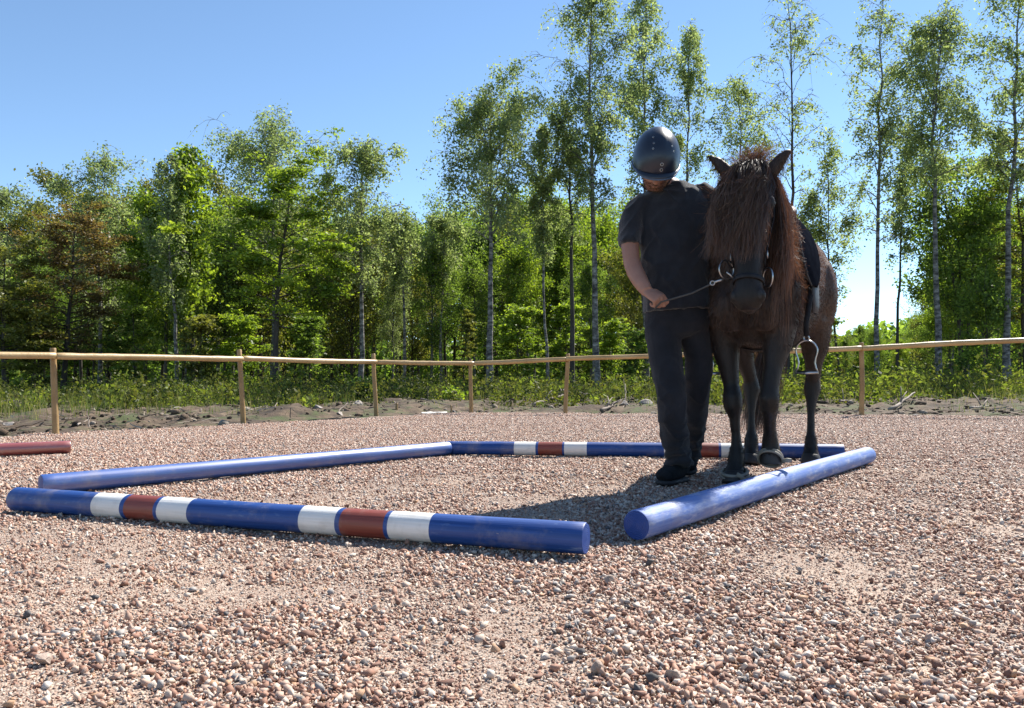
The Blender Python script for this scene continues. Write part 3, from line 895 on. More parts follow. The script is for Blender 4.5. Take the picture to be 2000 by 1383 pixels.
def grow(H, Rc, zb, off, seed, kind, n_limb, n_leaf, leaf, r0, lean=(0, 0), stems=1, dens_top=1.0, pts=13):
    """-> (wood V,F), (leaves V,F,tint).  H height, Rc crown radius, zb crown base, off: crown centre offset in x"""
    rng = np.random.default_rng(seed)
    Vw, Fw, nW = [], [], 0
    tw_all, tw_w = [], []
    for st in range(stems):
        sp = 0 if stems == 1 else Rc * .35
        a0 = rng.uniform(0, 6.28)
        Hs = H * (1 if st == 0 else rng.uniform(.75, .95))
        tz = np.linspace(0, 1, pts)
        wob = np.cumsum(rng.normal(size=(pts, 2)) * .012 * H / pts * 3 * np.linspace(.6, 2.2, pts)[:, None], axis=0)
        wob -= wob[0]
        tx = off * tz ** 1.6 + wob[:, 0] + lean[0] * np.sin(tz * 3.1) + sp * math.cos(a0) * tz
        ty = wob[:, 1] + lean[1] * tz + sp * math.sin(a0) * tz
        trunk = np.stack([tx, ty, tz * Hs - .15 * (tz == 0)], -1)
        rad = r0 * .68 * (1 - tz) ** 1.05 * (1 + .45 * np.exp(-tz * 25)) + .010
        if stems > 1: rad *= .75
        V, F = tubes(trunk[None], rad[None], 8)
        Vw.append(V); Fw.append(F + nW); nW += len(V)
        # limbs
        N = max(8, int(n_limb * (.85 if kind == 'birch' else 1)) // stems)
        u = (np.arange(N) + rng.random(N)) / N
        tb = zb / Hs
        t = tb + (1 - tb) * u ** .9 * .985
        rel = (t - tb) / (1 - tb)
        if kind in ('birch',):
            prof = .38 + .62 * np.sin(np.pi * np.clip(rel, 0, 1) ** .85) - .12 * rel
            el = R(48) + rng.normal(size=N) * R(9) + rel * R(16)
        elif kind == 'layer':
            prof = (.30 + .70 * np.sin(np.pi * np.clip(rel * .80 + .16, 0, 1))) * (.85 + .15 * np.sin(rel * 9 + seed)); el = R(14) + rng.normal(size=N) * R(8) + rel * R(25)
        elif kind == 'cone':
            prof = (1 - rel) ** .8; el = R(5) + rng.normal(size=N) * R(8) + rel * R(30)
        else:
            prof = np.sin(np.pi * np.clip(rel * .9 + .1, 0, 1)) ** .6 ; el = R(35) + rng.normal(size=N) * R(14) + rel * R(20)
        az = np.arange(N) * 2.39996 + rng.normal(size=N) * .5 + st
        ln = Rc * prof * rng.uniform(.45, 1.2, N) / np.cos(np.clip(el, 0, R(62))) * (.85 if kind == 'birch' else 1)
        o = np.stack([np.interp(t, tz, trunk[:, k]) for k in range(3)], -1)
        D = np.stack([np.cos(az) * np.cos(el), np.sin(az) * np.cos(el), np.sin(el)], -1)
        K = 7
        s = np.linspace(0, 1, K)
        bend = -.28 if kind == 'birch' else (-.10 if kind in ('layer', 'cone') else .02)
        limb = o[:, None] + D[:, None] * (ln[:, None] * s[None])[..., None]
        limb[..., 2] += bend * ln[:, None] * s[None] ** 2.4
        limb += np.cumsum(rng.normal(size=limb.shape) * .022 * ln[:, None, None], axis=1) * (s[None, :, None] > 0)
        lr = np.interp(t, tz, rad) * .42
        lrad = np.clip(lr[:, None] * (1 - s[None]) ** .8, .006, None)
        V, F = tubes(limb, lrad, 4)
        Vw.append(V); Fw.append(F + nW); nW += len(V)
        # twigs
        n_sub = 11 if kind == 'birch' else 8
        S = np.repeat(np.arange(N), n_sub)
        q = rng.uniform(.22, 1.0, N * n_sub)
        f = q * (K - 1); i0 = np.minimum(f.astype(int), K - 2); fr = (f - i0)[:, None]
        p0 = limb[S, i0] * (1 - fr) + limb[S, i0 + 1] * fr
        d = D[S] * .6 + rng.normal(size=(len(S), 3)) * .55
        if kind == 'birch': d[:, 2] = d[:, 2] * .5 + .1
        if kind in ('layer', 'cone'): d[:, 2] *= .3
        d /= np.linalg.norm(d, axis=1, keepdims=True)
        tl = np.clip(ln[S] * (.46 if kind == 'birch' else .38) * rng.uniform(.5, 1.2, len(S)) * (1.15 - .5 * q), .25, None)
        s4 = np.linspace(0, 1, 4)
        tw = p0[:, None] + d[:, None] * (tl[:, None] * s4)[..., None]
        droop = .75 if kind == 'birch' else .12
        tw[..., 2] -= droop * tl[:, None] * s4 ** 2
        tr = np.broadcast_to(.009 * (1 - s4 * .7), (len(S), 4)) * (1.0 if H > 6 else .7)
        V, F = tubes(tw, tr, 3)
        Vw.append(V); Fw.append(F + nW); nW += len(V)
        tw_all.append(tw)
        tw_w.append(tl * rng.gamma(1.0, 1, len(S)) * rng.gamma(3.0, 1, N)[S] * np.interp(t[S], [tb, 1], [1, dens_top]))
    tw = np.concatenate(tw_all); w = np.concatenate(tw_w); w /= w.sum()
    pick = rng.choice(len(tw), n_leaf, p=w)
    f = rng.random(n_leaf) ** .7 * 2.999; i0 = f.astype(int); fr = (f - i0)[:, None]
    Lp = tw[pick, i0] * (1 - fr) + tw[pick, i0 + 1] * fr
    sp = {'birch': .14, 'layer': .16, 'cone': .10}.get(kind, .22) * (Rc / 2.5) ** .4
    jit = rng.normal(size=(n_leaf, 3)) * sp
    if kind == 'birch':
        Lp[:, 2] -= rng.exponential(.13, n_leaf); jit[:, :2] *= .7
    if kind in ('layer', 'cone'): jit[:, 2] *= .35
    Lp += jit
    tint = np.clip(.5 + .28 * rng.normal(size=len(tw))[pick] * .7 + .22 * rng.normal(size=n_leaf), 0, 1)
    Vl, Fl, tl_ = leaf_quads(Lp, leaf, rng, tint, {'layer': .6, 'cone': .5}.get(kind, 0.0))
    return (np.concatenate(Vw), np.concatenate(Fw)), (Vl, Fl, tl_)

def tree_obj(name, loc, wood, leaves, bark, leafm, label, group, cat='tree'):
    root = thing(name, loc, label, cat, group)
    obj('trunk', mesh_np('trunk', wood[0], wood[1], True, None, M[bark]), root)
    obj('crown', mesh_np('crown', leaves[0], leaves[1], False, {'tint': ('POINT', leaves[2])}, M[leafm]), root)
    return root
def copy_tree(o, loc, rz, sc, label=None, group=None):
    r = o.copy(); COL.objects.link(r)
    r.location = loc; r.rotation_euler = (0, 0, rz); r.scale = sc if hasattr(sc, '__len__') else (sc, sc, sc)
    if label: r['label'] = label
    if group: r['group'] = group
    for ch in o.children:
        c = ch.copy(); COL.objects.link(c); c.parent = r
    return r

def place_tree(name, label, u, d, vtop, uL, uR, vbot, kind, bark, leafm, seed, n_limb, n_leaf, leaf, r0, lean=(0, 0), stems=1, group=None, dt=1.0):
    x = Q(u, 745, d).x
    H = Q((uL + uR) / 2, vtop, d).z
    zb = max(.3, Q(u, vbot, d).z)
    H = max(zb + .6, H - (uR - uL) / 2 * d / FPX * {'birch': .62, 'layer': .30, 'round': .40}.get(kind, 0))
    Rc = (uR - uL) / 2 * d / FPX * (1.36 if kind == 'birch' else 1.06)
    off = ((uL + uR) / 2 - u) * d / FPX
    wood, leaves = grow(H, Rc, zb, off, seed, kind, n_limb, int(n_leaf * (1.35 if kind == 'birch' else 1.3)), leaf, r0, lean, stems, dt)
    return tree_obj(name, (x, d, float(earth_h(np.array([x]), np.array([d]))[0]) if d < 35.5 else -.1), wood, leaves, bark, leafm, label, group)

G1 = 'tall trees at the front of the wood'
B, DK, GR = 'birch_bark', 'dark_bark', 'grey_bark'
TREES = [
 # name, label, u, d, vtop, uL, uR, vbot, kind, bark, leaf, n_limb, n_leaf, leaf size, r0, lean, stems
 ('birch_tree', 'grey-leaved birch cut by the left edge of the photo', -22, 30, 345, -75, 35, 560, 'birch', B, 'leaf_birch', 30, 4500, .085, .13, (0, 0), 1),
 ('copper_tree', 'broad tree with brownish copper young leaves near the left edge', 122, 28, 385, 35, 255, 690, 'layer', DK, 'leaf_copper', 64, 12000, .085, .15, (.2, 0), 1),
 ('olive_tree', 'low spreading olive-brown tree filling the left edge', 8, 26, 470, -90, 105, 720, 'layer', DK, 'leaf_olive', 52, 9500, .09, .12, (0, 0), 1),
 ('birch_tree', 'pale thin-topped birch rising behind the copper-leaved tree', 196, 32, 268, 122, 268, 640, 'birch', B, 'leaf_birch', 46, 9000, .085, .13, (0, 0), 1),
 ('birch_tree', 'slender birch with a white trunk leaning left, left of the bright-topped maple', 348, 28, 285, 285, 362, 600, 'birch', B, 'leaf_birch', 34, 4500, .085, .11, (-.15, 0), 1),
 ('maple_tree', 'narrow bright green maple with a clumped top, left of the big central maple', 377, 29, 288, 325, 422, 650, 'round', DK, 'leaf_green', 44, 6500, .12, .13, (0, 0), 1),
 ('maple_tree', 'small yellow-green maple low beside the narrow bright maple', 285, 31, 385, 235, 345, 690, 'round', DK, 'leaf_green', 40, 7000, .11, .10, (0, 0), 1),
 ('birch_tree', 'large dense grey-green birch behind the spreading yellow-green maple', 533, 34, 188, 448, 632, 560, 'birch', B, 'leaf_birch', 62, 15000, .09, .17, (0, 0), 1),
 ('maple_tree', 'spreading yellow-green maple with level branches and a dark trunk', 541, 27, 285, 425, 715, 640, 'layer', DK, 'leaf_green', 58, 12500, .105, .16, (-.15, 0), 1),
 ('birch_tree', 'white-stemmed birch standing right of the spreading maple', 704, 28, 243, 635, 765, 560, 'birch', B, 'leaf_birch', 50, 9000, .08, .15, (.1, 0), 1),
 ('birch_tree', 'short thin birch in the dip between the two big birches', 789, 31, 393, 752, 828, 560, 'birch', B, 'leaf_birch', 34, 3800, .085, .10, (0, 0), 1),
 ('birch_tree', 'small feathery birch at the left foot of the broad central birch', 862, 33, 408, 825, 900, 560, 'birch', B, 'leaf_birch', 34, 4200, .085, .10, (0, 0), 1),
 ('birch_tree', 'broad central birch with drooping twigs and a thick grey trunk', 955, 27, 138, 846, 1052, 480, 'birch', B, 'leaf_birch', 70, 15000, .08, .18, (0, 0), 1),
 ('birch_tree', 'thin twin-stemmed birch just right of the broad central birch', 1072, 28, 218, 1035, 1110, 500, 'birch', B, 'leaf_birch', 40, 5200, .085, .10, (0, 0), 2),
 ('birch_tree', 'dark-stemmed birch with high forks left of the tallest birch', 1115, 28, 165, 1062, 1160, 470, 'birch', DK, 'leaf_birch', 42, 5800, .085, .14, (.1, 0), 1),
 ('birch_tree', 'tallest straight birch just left of the helmeted person', 1166, 27, -110, 1090, 1240, 430, 'birch', B, 'leaf_birch', 66, 12500, .08, .17, (0, 0), 1),
 ('birch_tree', 'airy tall birch rising behind the riding helmet', 1262, 30, -95, 1222, 1345, 420, 'birch', B, 'leaf_birch', 54, 8500, .085, .14, (0, 0), 1),
 ('birch_tree', 'leafy birch between the helmet and the pricked left ear', 1345, 32, 20, 1295, 1400, 430, 'birch', B, 'leaf_birch', 44, 6000, .085, .13, (0, 0), 1),
 ('birch_tree', 'round-topped birch directly behind the head of the horse', 1452, 33, 135, 1390, 1522, 480, 'birch', DK, 'leaf_birch', 42, 5200, .09, .13, (0, 0), 1),
 ('birch_tree', 'nearly bare birch with long open twigs above the raised ears', 1535, 28, -45, 1475, 1608, 400, 'birch', DK, 'leaf_birch', 34, 1900, .085, .13, (.05, 0), 1),
 ('birch_tree', 'slim birch with thin forked stems right behind the saddle', 1642, 31, 232, 1578, 1695, 590, 'birch', DK, 'leaf_birch', 46, 6500, .085, .09, (0, 0), 2),
 ('birch_tree', 'tall leaning birch with a pale trunk right of the saddle', 1713, 27, -80, 1680, 1788, 480, 'birch', B, 'leaf_birch', 52, 5200, .08, .13, (.12, 0), 1),
 ('birch_tree', 'thin dark birch between the two tallest birches on the right', 1752, 31, 235, 1728, 1812, 520, 'birch', DK, 'leaf_birch', 34, 3200, .085, .09, (.1, 0), 1),
 ('birch_tree', 'big forked birch with a full rounded top on the right', 1832, 27, -15, 1762, 1945, 390, 'birch', B, 'leaf_birch', 62, 12500, .08, .17, (0, 0), 1),
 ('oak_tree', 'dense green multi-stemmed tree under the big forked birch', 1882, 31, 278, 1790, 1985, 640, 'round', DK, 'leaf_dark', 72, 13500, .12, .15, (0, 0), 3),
 ('birch_tree', 'white-trunked birch at the right edge of the photo', 1968, 27, -130, 1915, 2075, 380, 'birch', B, 'leaf_birch', 52, 8000, .085, .17, (.1, 0), 1),
 ('copper_tree', 'bronze-tinged young tree at the right edge behind the white trunk', 2005, 29, 230, 1925, 2095, 640, 'layer', DK, 'leaf_olive', 50, 8500, .10, .12, (0, 0), 1),
 ('birch_tree', 'grey birch top showing between the copper tree and the leaning birch', 262, 35, 372, 222, 318, 640, 'birch', GR, 'leaf_birch', 34, 5200, .09, .11, (0, 0), 1),
]
for i, t in enumerate(TREES):
    place_tree(t[0], t[1], *t[2:11], 100 + i * 3, *t[11:17], group=G1)

# ------------------------------------------------------------------ the wood behind: a few kinds, planted again and again
protos = []
for k, (kind, H, Rc, zb, bark, lm, nl, nlf, ls) in enumerate([
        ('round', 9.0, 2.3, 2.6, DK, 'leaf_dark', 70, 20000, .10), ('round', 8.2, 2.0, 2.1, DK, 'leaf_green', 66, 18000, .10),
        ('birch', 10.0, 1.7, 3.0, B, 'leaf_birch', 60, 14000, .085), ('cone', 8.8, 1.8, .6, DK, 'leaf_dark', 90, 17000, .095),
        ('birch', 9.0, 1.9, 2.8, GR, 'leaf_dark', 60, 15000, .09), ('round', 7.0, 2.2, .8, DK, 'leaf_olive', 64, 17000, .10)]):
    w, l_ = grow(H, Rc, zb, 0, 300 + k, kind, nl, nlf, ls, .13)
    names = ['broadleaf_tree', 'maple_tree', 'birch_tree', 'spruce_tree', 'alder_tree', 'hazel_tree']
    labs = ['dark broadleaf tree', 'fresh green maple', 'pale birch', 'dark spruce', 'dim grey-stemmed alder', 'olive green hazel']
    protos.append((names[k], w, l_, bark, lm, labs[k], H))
first = {}
MARKS = [(-30, 'the left edge of the photo'), (122, 'the copper-leaved tree'), (205, 'the pale birch by the copper tree'), (290, 'the low yellow-green maple'), (348, 'the leaning white-stemmed birch'), (385, 'the narrow bright maple'),
         (470, 'the left half of the spreading maple'), (541, 'the trunk of the spreading maple'), (620, 'the right half of the spreading maple'), (704, 'the white-stemmed birch beside the maple'), (789, 'the short thin birch'), (862, 'the small feathery birch'),
         (955, 'the broad central birch'), (1072, 'the twin-stemmed birch'), (1115, 'the dark-stemmed forked birch'), (1166, 'the tallest straight birch'), (1270, 'the helmeted person'), (1345, 'the shoulder of the person'), (1452, 'the head of the pony'), (1535, 'the nearly bare birch'),
         (1642, 'the slim forked birch'), (1713, 'the tall leaning birch'), (1752, 'the thin dark birch'), (1832, 'the big forked birch'), (1900, 'the dense multi-stemmed tree'), (1968, 'the white trunk at the right edge'), (2060, 'the right edge of the photo')]
used_labels = {}
def plant(k, x, y, sc, rz, row):
    nm_, w, l_, bark, lm, lab, H = protos[k]
    u_ = 1000 + FPX * x / y
    mark = min(MARKS, key=lambda q: abs(q[0] - u_))[1]
    lab = lab + ' ' + ['close behind', 'some way behind', 'far behind', 'deepest in the wood behind'][row] + ' ' + mark
    if k not in first:
        o = tree_obj(nm_, (x, y, -.12), w, l_, bark, lm, lab, 'trees of the wood behind')
        o.rotation_euler = (0, 0, rz); o.scale = (sc, sc, sc)
        first[k] = o
    else:
        copy_tree(first[k], (x, y, -.12), rz, sc, lab)
rngT = random.Random(21)
def skyline(u):
    """picture row of the top of the continuous wood at column u"""
    pts = [(-250, 430), (0, 430), (60, 470), (250, 400), (430, 400), (560, 400), (800, 440), (1000, 400), (1250, 400), (1330, 470), (1400, 520), (1560, 560), (1650, 610), (1790, 625), (1830, 520), (1900, 400), (2050, 420), (2300, 450)]
    for (a, va), (b, vb) in zip(pts, pts[1:]):
        if a <= u <= b: return va + (vb - va) * (u - a) / (b - a)
    return 450
for row, (d0, d1, step) in enumerate([(33, 37, 104), (38, 44, 90), (46, 54, 74), (57, 68, 66)]):
    u = -150
    while u < 2150:
        d = rngT.uniform(d0, d1)
        v = skyline(u) + rngT.uniform(0, 95) - (0 if row else -40)
        far_right = 1320 < u < 1815
        if far_right:
            if row < 2: u += step * .8; continue
            d *= 1.35
        H = (742 - v) * d / FPX + .5
        k = rngT.choices(range(6), [2, 4, 3, 1, 3, 3] if u > 300 else [3, 2, 2, 2, 2, 4])[0]
        sc = min(max(H / protos[k][6], .45), 1.9)
        plant(k, (u - 1000) / FPX * d, d, sc, rngT.uniform(0, 6.28), row)
        u += step * rngT.uniform(.7, 1.3) * (.8 if not far_right else .6)
same = {}
for o in COL.objects:
    if o.get('group') == 'trees of the wood behind': same.setdefault(o['label'], []).append(o)
for lab, os_ in same.items():
    os_.sort(key=lambda q: q.location.x / q.location.y)
    w_ = {2: ['left of two', 'right of two'], 3: ['leftmost of three', 'middle of three', 'rightmost of three']}.get(len(os_))
    if w_:
        for o, t_ in zip(os_, w_): o['label'] = lab.replace('deepest in the wood behind', 'deepest behind') + ', ' + t_
# far wood closing the view low down
def far_wood():
    rng = np.random.default_rng(77)
    n = 90000
    a = rng.uniform(-.95, .95, n)
    d = rng.uniform(88, 125, n)
    x = a * d
    top = 5.5 + 2.6 * vnoise(x * .12, d * .05, 0, 5) + 1.6 * vnoise(x * .4, d * .2, 0, 6)
    z = top * rng.random(n) ** .95
    tint = np.clip(.5 + .5 * vnoise(x * .25, d * .2, z * .3, 9) + .2 * rng.normal(size=n), 0, 1)
    V, F, t = leaf_quads(np.stack([x, d, z - .1], -1), .75, rng, tint)
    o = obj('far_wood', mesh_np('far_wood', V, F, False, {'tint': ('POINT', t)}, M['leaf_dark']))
    tag(o, 'distant green wood closing the view behind the trees', 'wood', kind='stuff')
far_wood()

# ------------------------------------------------------------------ saplings and shrubs at the edge of the wood
SHR = [
 ('sapling', 'bright layered maple sapling right of the broad central birch', 1010, 29, 590, 965, 1065, 735, 'layer', 'leaf_green', 4200),
 ('sapling', 'bright yellow-green maple sapling left of the tallest birch', 1105, 30, 585, 1060, 1160, 740, 'layer', 'leaf_green', 4200),
 ('sapling', 'light green sapling just right of the tallest birch', 1195, 30, 620, 1165, 1235, 735, 'layer', 'leaf_green', 2800),
 ('sapling', 'leafy sapling below the spreading maple on its left', 470, 29, 600, 410, 530, 745, 'layer', 'leaf_green', 4500),
 ('sapling', 'fresh sapling with level sprays below the spreading maple on its right', 605, 30, 610, 560, 650, 735, 'layer', 'leaf_dark', 3200),
 ('sapling', 'olive sapling low behind the second fence post from the left', 395, 28, 610, 350, 440, 745, 'layer', 'leaf_olive', 3000),
 ('sapling', 'bushy green sapling at the foot of the copper-leaved tree', 75, 27, 600, 10, 130, 750, 'layer', 'leaf_olive', 4200),
 ('sapling', 'green sapling between the white birch trunk and the leaning birch', 262, 29, 590, 210, 310, 745, 'layer', 'leaf_dark', 3800),
 ('sapling', 'thin sapling in front of the dark gap in the wood', 905, 30, 610, 880, 940, 740, 'cone', 'leaf_olive', 1800),
 ('sapling', 'shadowed sapling just left of the standing person', 1240, 29, 640, 1205, 1275, 735, 'layer', 'leaf_dark', 2400),
 ('sapling', 'light sapling behind the legs of the horse', 1415, 30, 620, 1375, 1465, 735, 'layer', 'leaf_dark', 2400),
 ('sapling', 'tangled green sapling under the white-trunked birch on the right', 1930, 28, 540, 1870, 1990, 740, 'round', 'leaf_dark', 3800),
 ('sapling', 'loose green sapling right of the hind leg', 1600, 31, 600, 1555, 1650, 735, 'layer', 'leaf_green', 2400),
]
for i, (nm_, lab, u, d, vt, uL, uR, vb, kind, lm, nl) in enumerate(SHR):
    place_tree(nm_, lab, u, d, vt, uL, uR, vb, kind, DK, lm, 500 + i, 30, nl, .10, .035, group='saplings at the edge of the wood')
def bush(label, u, v, w, h, lm, seed, n, ls):
    p = P(u, v)
    rng = np.random.default_rng(seed)
    root = thing('bush', (p.x, p.y, float(earth_h(np.array([p.x]), np.array([p.y]))[0])), label, 'bush', 'low bushes on the verge')
    k = 26
    tips = rng.normal(size=(k, 3)) * np.array([w * .33, w * .33, h * .2]) + np.array([0, 0, h * .68])
    s = np.linspace(0, 1, 5)
    st = tips[:, None] * s[None, :, None] ** np.array([.8, .8, 1.0])
    V, F = tubes(st, np.broadcast_to(.008 * (1 - .7 * s), (k, 5)), 4)
    obj('stem', mesh_np('stem', V, F, True, None, M['dark_bark']), root)
    pk = rng.integers(0, k, n); f = rng.uniform(.35, 1.05, n)[:, None]
    L = tips[pk] * f + rng.normal(size=(n, 3)) * np.array([w * .12, w * .12, h * .11])
    L[:, 2] = np.abs(L[:, 2])
    V, F, t = leaf_quads(L, ls, rng, np.clip(.5 + .3 * rng.normal(size=n), 0, 1))
    obj('foliage', mesh_np('foliage', V, F, False, {'tint': ('POINT', t)}, M[lm]), root)
bush('small bright green bush left of the second fence post', 445, 783, .55, .42, 'leaf_green', 1, 900, .06)
bush('dark rounded bush left of the third fence post from the left', 710, 787, .50, .52, 'leaf_dark', 2, 1300, .055)
bush('dark green bush right of the third fence post from the left', 783, 785, .45, .42, 'leaf_dark', 3, 900, .055)
bush('green bush below the leaning birch behind the fence', 352, 780, .55, .42, 'leaf_green', 4, 800, .06)
bush('bright leafy bush between the left edge and first fence post', 28, 772, .60, .55, 'leaf_green', 5, 1000, .06)
bush('tall green herb clump right of the first fence post', 180, 778, .55, .55, 'leaf_green', 6, 900, .055)
bush('leafy clump just left of the corner fence post', 890, 788, .5, .4, 'leaf_green', 7, 800, .06)

# ------------------------------------------------------------------ undergrowth and grass (nobody could count it)
def undergrowth():
    rng = np.random.default_rng(31)
    n = 23000
    y = rng.uniform(14.5, 34, n)
    x = rng.uniform(-1, 1, n) * y * .85
    o = outside(x, y)
    edge = 3.9 + 1.7 * vnoise(x * .35, y * .35, 0, 41) + 1.3 * vnoise(x * 1.4, y * 1.4, 0, 48) - 2.2 * (rng.random(n) < .06)
    uu = 1000 + FPX * x / y
    edge = np.where(uu > 1380, edge - 1.2, edge)
    keepm = (o > edge) & (rng.random(n) < .10 + .70 * (vnoise(x * .9, y * .9, 0, 43) > -.02))
    x, y, o, edge, uu = x[keepm], y[keepm], o[keepm], edge[keepm], uu[keepm]
    n = len(x)
    h = 1.22 * (.24 + .22 * rng.random(n) + .16 * (vnoise(x * .6, y * .6, 0, 44))) * np.clip((o - edge) / .8, .4, 1)
    h = np.where(uu > 1380, h * 1.08, h) * np.where(rng.random(n) < .12, 1.7, 1.0)
    k = 13
    idx = np.repeat(np.arange(n), k)
    f = rng.random(n * k)
    z0 = earth_h(x, y)
    lp = np.stack([x[idx] + rng.normal(size=n * k) * .07 * (1.2 - f * .6), y[idx] + rng.normal(size=n * k) * .07, z0[idx] + .02 + h[idx] * f * 1.15], -1)
    base = .38 + .40 * vnoise(x * 1.3, y * 1.3, 0, 45) + .22 * rng.normal(size=n) + np.where(uu > 1380, .18, 0)
    tint = np.clip(base[idx] + .15 * rng.normal(size=n * k), 0, 1)
    V, F, t = leaf_quads(lp, np.where(rng.random(n) < .25, .085, .045)[idx][:, None], rng, tint)
    m = leaf_mat('undergrowth_leaf', [(0, (.030, .045, .014)), (.2, (.06, .08, .02)), (.4, (.105, .105, .035)), (.6, (.13, .15, .03)), (.8, (.14, .19, .034)), (1, (.19, .24, .045))], (1.4, 1.4, .7), .45, .015)
    ob = obj('undergrowth', mesh_np('undergrowth', V, F, False, {'tint': ('POINT', t)}, m))
    tag(ob, 'low leafy undergrowth in front of the wood beyond the fence', 'undergrowth', kind='stuff')
    # grass and dry stalks
    n = 18000
    y = rng.uniform(11, 32, n); x = rng.uniform(-1, 1, n) * y * .85
    o = outside(x, y)
    kp = (o > .8) & ((vnoise(x * .7, y * .7, 0, 51) > np.where(x > 3, .05, .28)) | (o > 4.6))
    x, y, o = x[kp], y[kp], o[kp]
    n = len(x)
    L = rng.uniform(.06, .16, n) + np.where(o > 4, rng.uniform(.05, .35, n), 0)
    a = rng.uniform(0, 6.28, n)
    s = np.linspace(0, 1, 4)
    bend = rng.uniform(.1, .5, n)
    Cc = np.stack([x[:, None] + np.cos(a)[:, None] * (bend * L)[:, None] * s ** 2, y[:, None] + np.sin(a)[:, None] * (bend * L)[:, None] * s ** 2, earth_h(x, y)[:, None] + L[:, None] * s], -1)
    V, F, t, al = strands(Cc, rng.uniform(.006, .013, n), .15, rng)
    m = leaf_mat('grass_blade', [(0, (.07, .11, .025)), (.6, (.13, .17, .04)), (.85, (.26, .23, .10)), (1, (.38, .33, .19))], (1.3, 1.3, .8), .4, .02)
    ob = obj('grass', mesh_np('grass', V, F, False, {'tint': ('POINT', t)}, m))
    tag(ob, 'thin grass and dry stalks on the earth beyond the fence', 'grass', kind='stuff')
undergrowth()

# ------------------------------------------------------------------ things lying on the turned earth
def zearth(p): return float(earth_h(np.array([p.x]), np.array([p.y]))[0])
ST = [(18, 827, .10, 'field stone in the turned earth near the left edge'), (40, 783, .10, 'stone on the earth left of the first fence post'), (338, 796, .09, 'brown stone on the earth between the first two posts'),
      (1790, 812, .045, 'pale stone at gravel edge right of the last post'), (1936, 811, .06, 'whitish stone at gravel edge near the right edge'),
      (885, 803, .075, 'black stone on the gravel edge left of the corner post'), (436, 829, .05, 'dark lump on the gravel left of the second post'), (664, 812, .07, 'yellowish stone at the gravel edge left of the third post'),
      (700, 795, .12, 'rounded stone on the earth left of third post'), (1262, 795, .11, 'grey stone on the earth left of the person'), (1220, 797, .10, 'flat stone left of the grey stone by the person'),
      (275, 812, .07, 'small stone on the earth middle of first fence span'), (620, 800, .09, 'stone on the earth left of the bare stick'), (480, 806, .10, 'stone lying right behind the second fence post')]
for i, (u, v, r, lab) in enumerate(ST):
    p = P(u, v)
    o_ = float(outside(np.array([p.x]), np.array([p.y]))[0])
    z = zearth(p) if o_ > .1 else .0
    rock('field_stone', (p.x, p.y, z - r * .2), r, .65, 200 + i, M['rock_dark'] if 'black' in lab or 'dark' in lab else M['rock'], lab, 'stone', 'stones along the earth verge')
def stick(label, pts, r, mat='deadwood', name='branch', forks=2, seed=0):
    rng = random.Random(seed)
    pts = [Vector(p) for p in pts]
    g = Geo()
    K = 8
    L = []
    for i in range(K + 1):
        f = i / K * (len(pts) - 1); a = min(int(f), len(pts) - 2)
        L.append(pts[a].lerp(pts[a + 1], f - a) + Vector((rng.uniform(-1, 1), rng.uniform(-1, 1), rng.uniform(-.5, .5))) * r * .8)
    g.loft(L, [r * (1 - .6 * i / K) for i in range(K + 1)], side=(0, 0, 1), n=8)
    for k in range(forks):
        q = L[rng.randint(2, K - 2)]
        d = (L[-1] - L[0]).normalized() * rng.uniform(.2, .4) + Vector((rng.uniform(-.2, .2), rng.uniform(-.2, .2), rng.uniform(.05, .25)))
        g.loft([q, q + d * .5 + Vector((0, 0, .02)), q + d], [r * .5, r * .38, r * .2], side=(0, 0, 1), n=6)
    return tag(g.solo(name, M[mat]), label, 'branch', 'dead branches on the earth verge')
def pv(u, v, dz=0.0):
    p = P(u, v); return (p.x, p.y, zearth(p) + dz)
stick('long pale dead branch lying above the earth, middle of the first span', [pv(332, 786, .12), pv(390, 780, .16)], .05, seed=1)
stick('thin bare stick leaning up from the earth right of first post', [pv(150, 838, .02), pv(172, 832, .16)], .012, seed=2, forks=0)
stick('forked twig standing at the gravel edge right of first post', [pv(174, 836, .0), pv(172, 834, .14)], .010, seed=3, forks=0)
stick('pale stick pointing up left of the third fence post', [pv(655, 803, .02), pv(678, 800, .12)], .018, seed=4, forks=0)
stick('thin white stick lying left of the corner fence post', [pv(822, 795, .05), pv(885, 799, .05)], .014, seed=5, forks=1)
stick('dark root tangle right of the corner, lowest branch', [pv(1040, 797, .06), pv(1085, 791, .14), pv(1110, 789, .2)], .035, seed=6, forks=4)
stick('twisted dark branch lying behind the second corner post', [pv(1175, 804, .04), pv(1215, 796, .12)], .03, seed=7, forks=4)
stick('weathered pale branch on the earth right of the hind leg', [pv(1740, 800, .08), pv(1790, 790, .14)], .03, seed=8, forks=2)
stick('whitish broken branch on the earth far right', [pv(1895, 799, .04), pv(1935, 793, .10)], .025, seed=9, forks=2)
stick('short pale branch on the earth between hind leg and last post', [pv(1640, 796, .06), pv(1665, 788, .12)], .02, seed=10, forks=1)
stick('grey branch low on the earth near the left edge', [pv(60, 806, .03), pv(118, 812, .05)], .022, seed=11, forks=1)
stick('upright dead stalk on the verge left of the person', [pv(1222, 800, 0), pv(1223, 797, .38)], .010, seed=12, forks=1)
stick('light splinter of wood on the earth behind second post', [pv(532, 806, 0), pv(540, 798, .16)], .016, seed=13, forks=0)
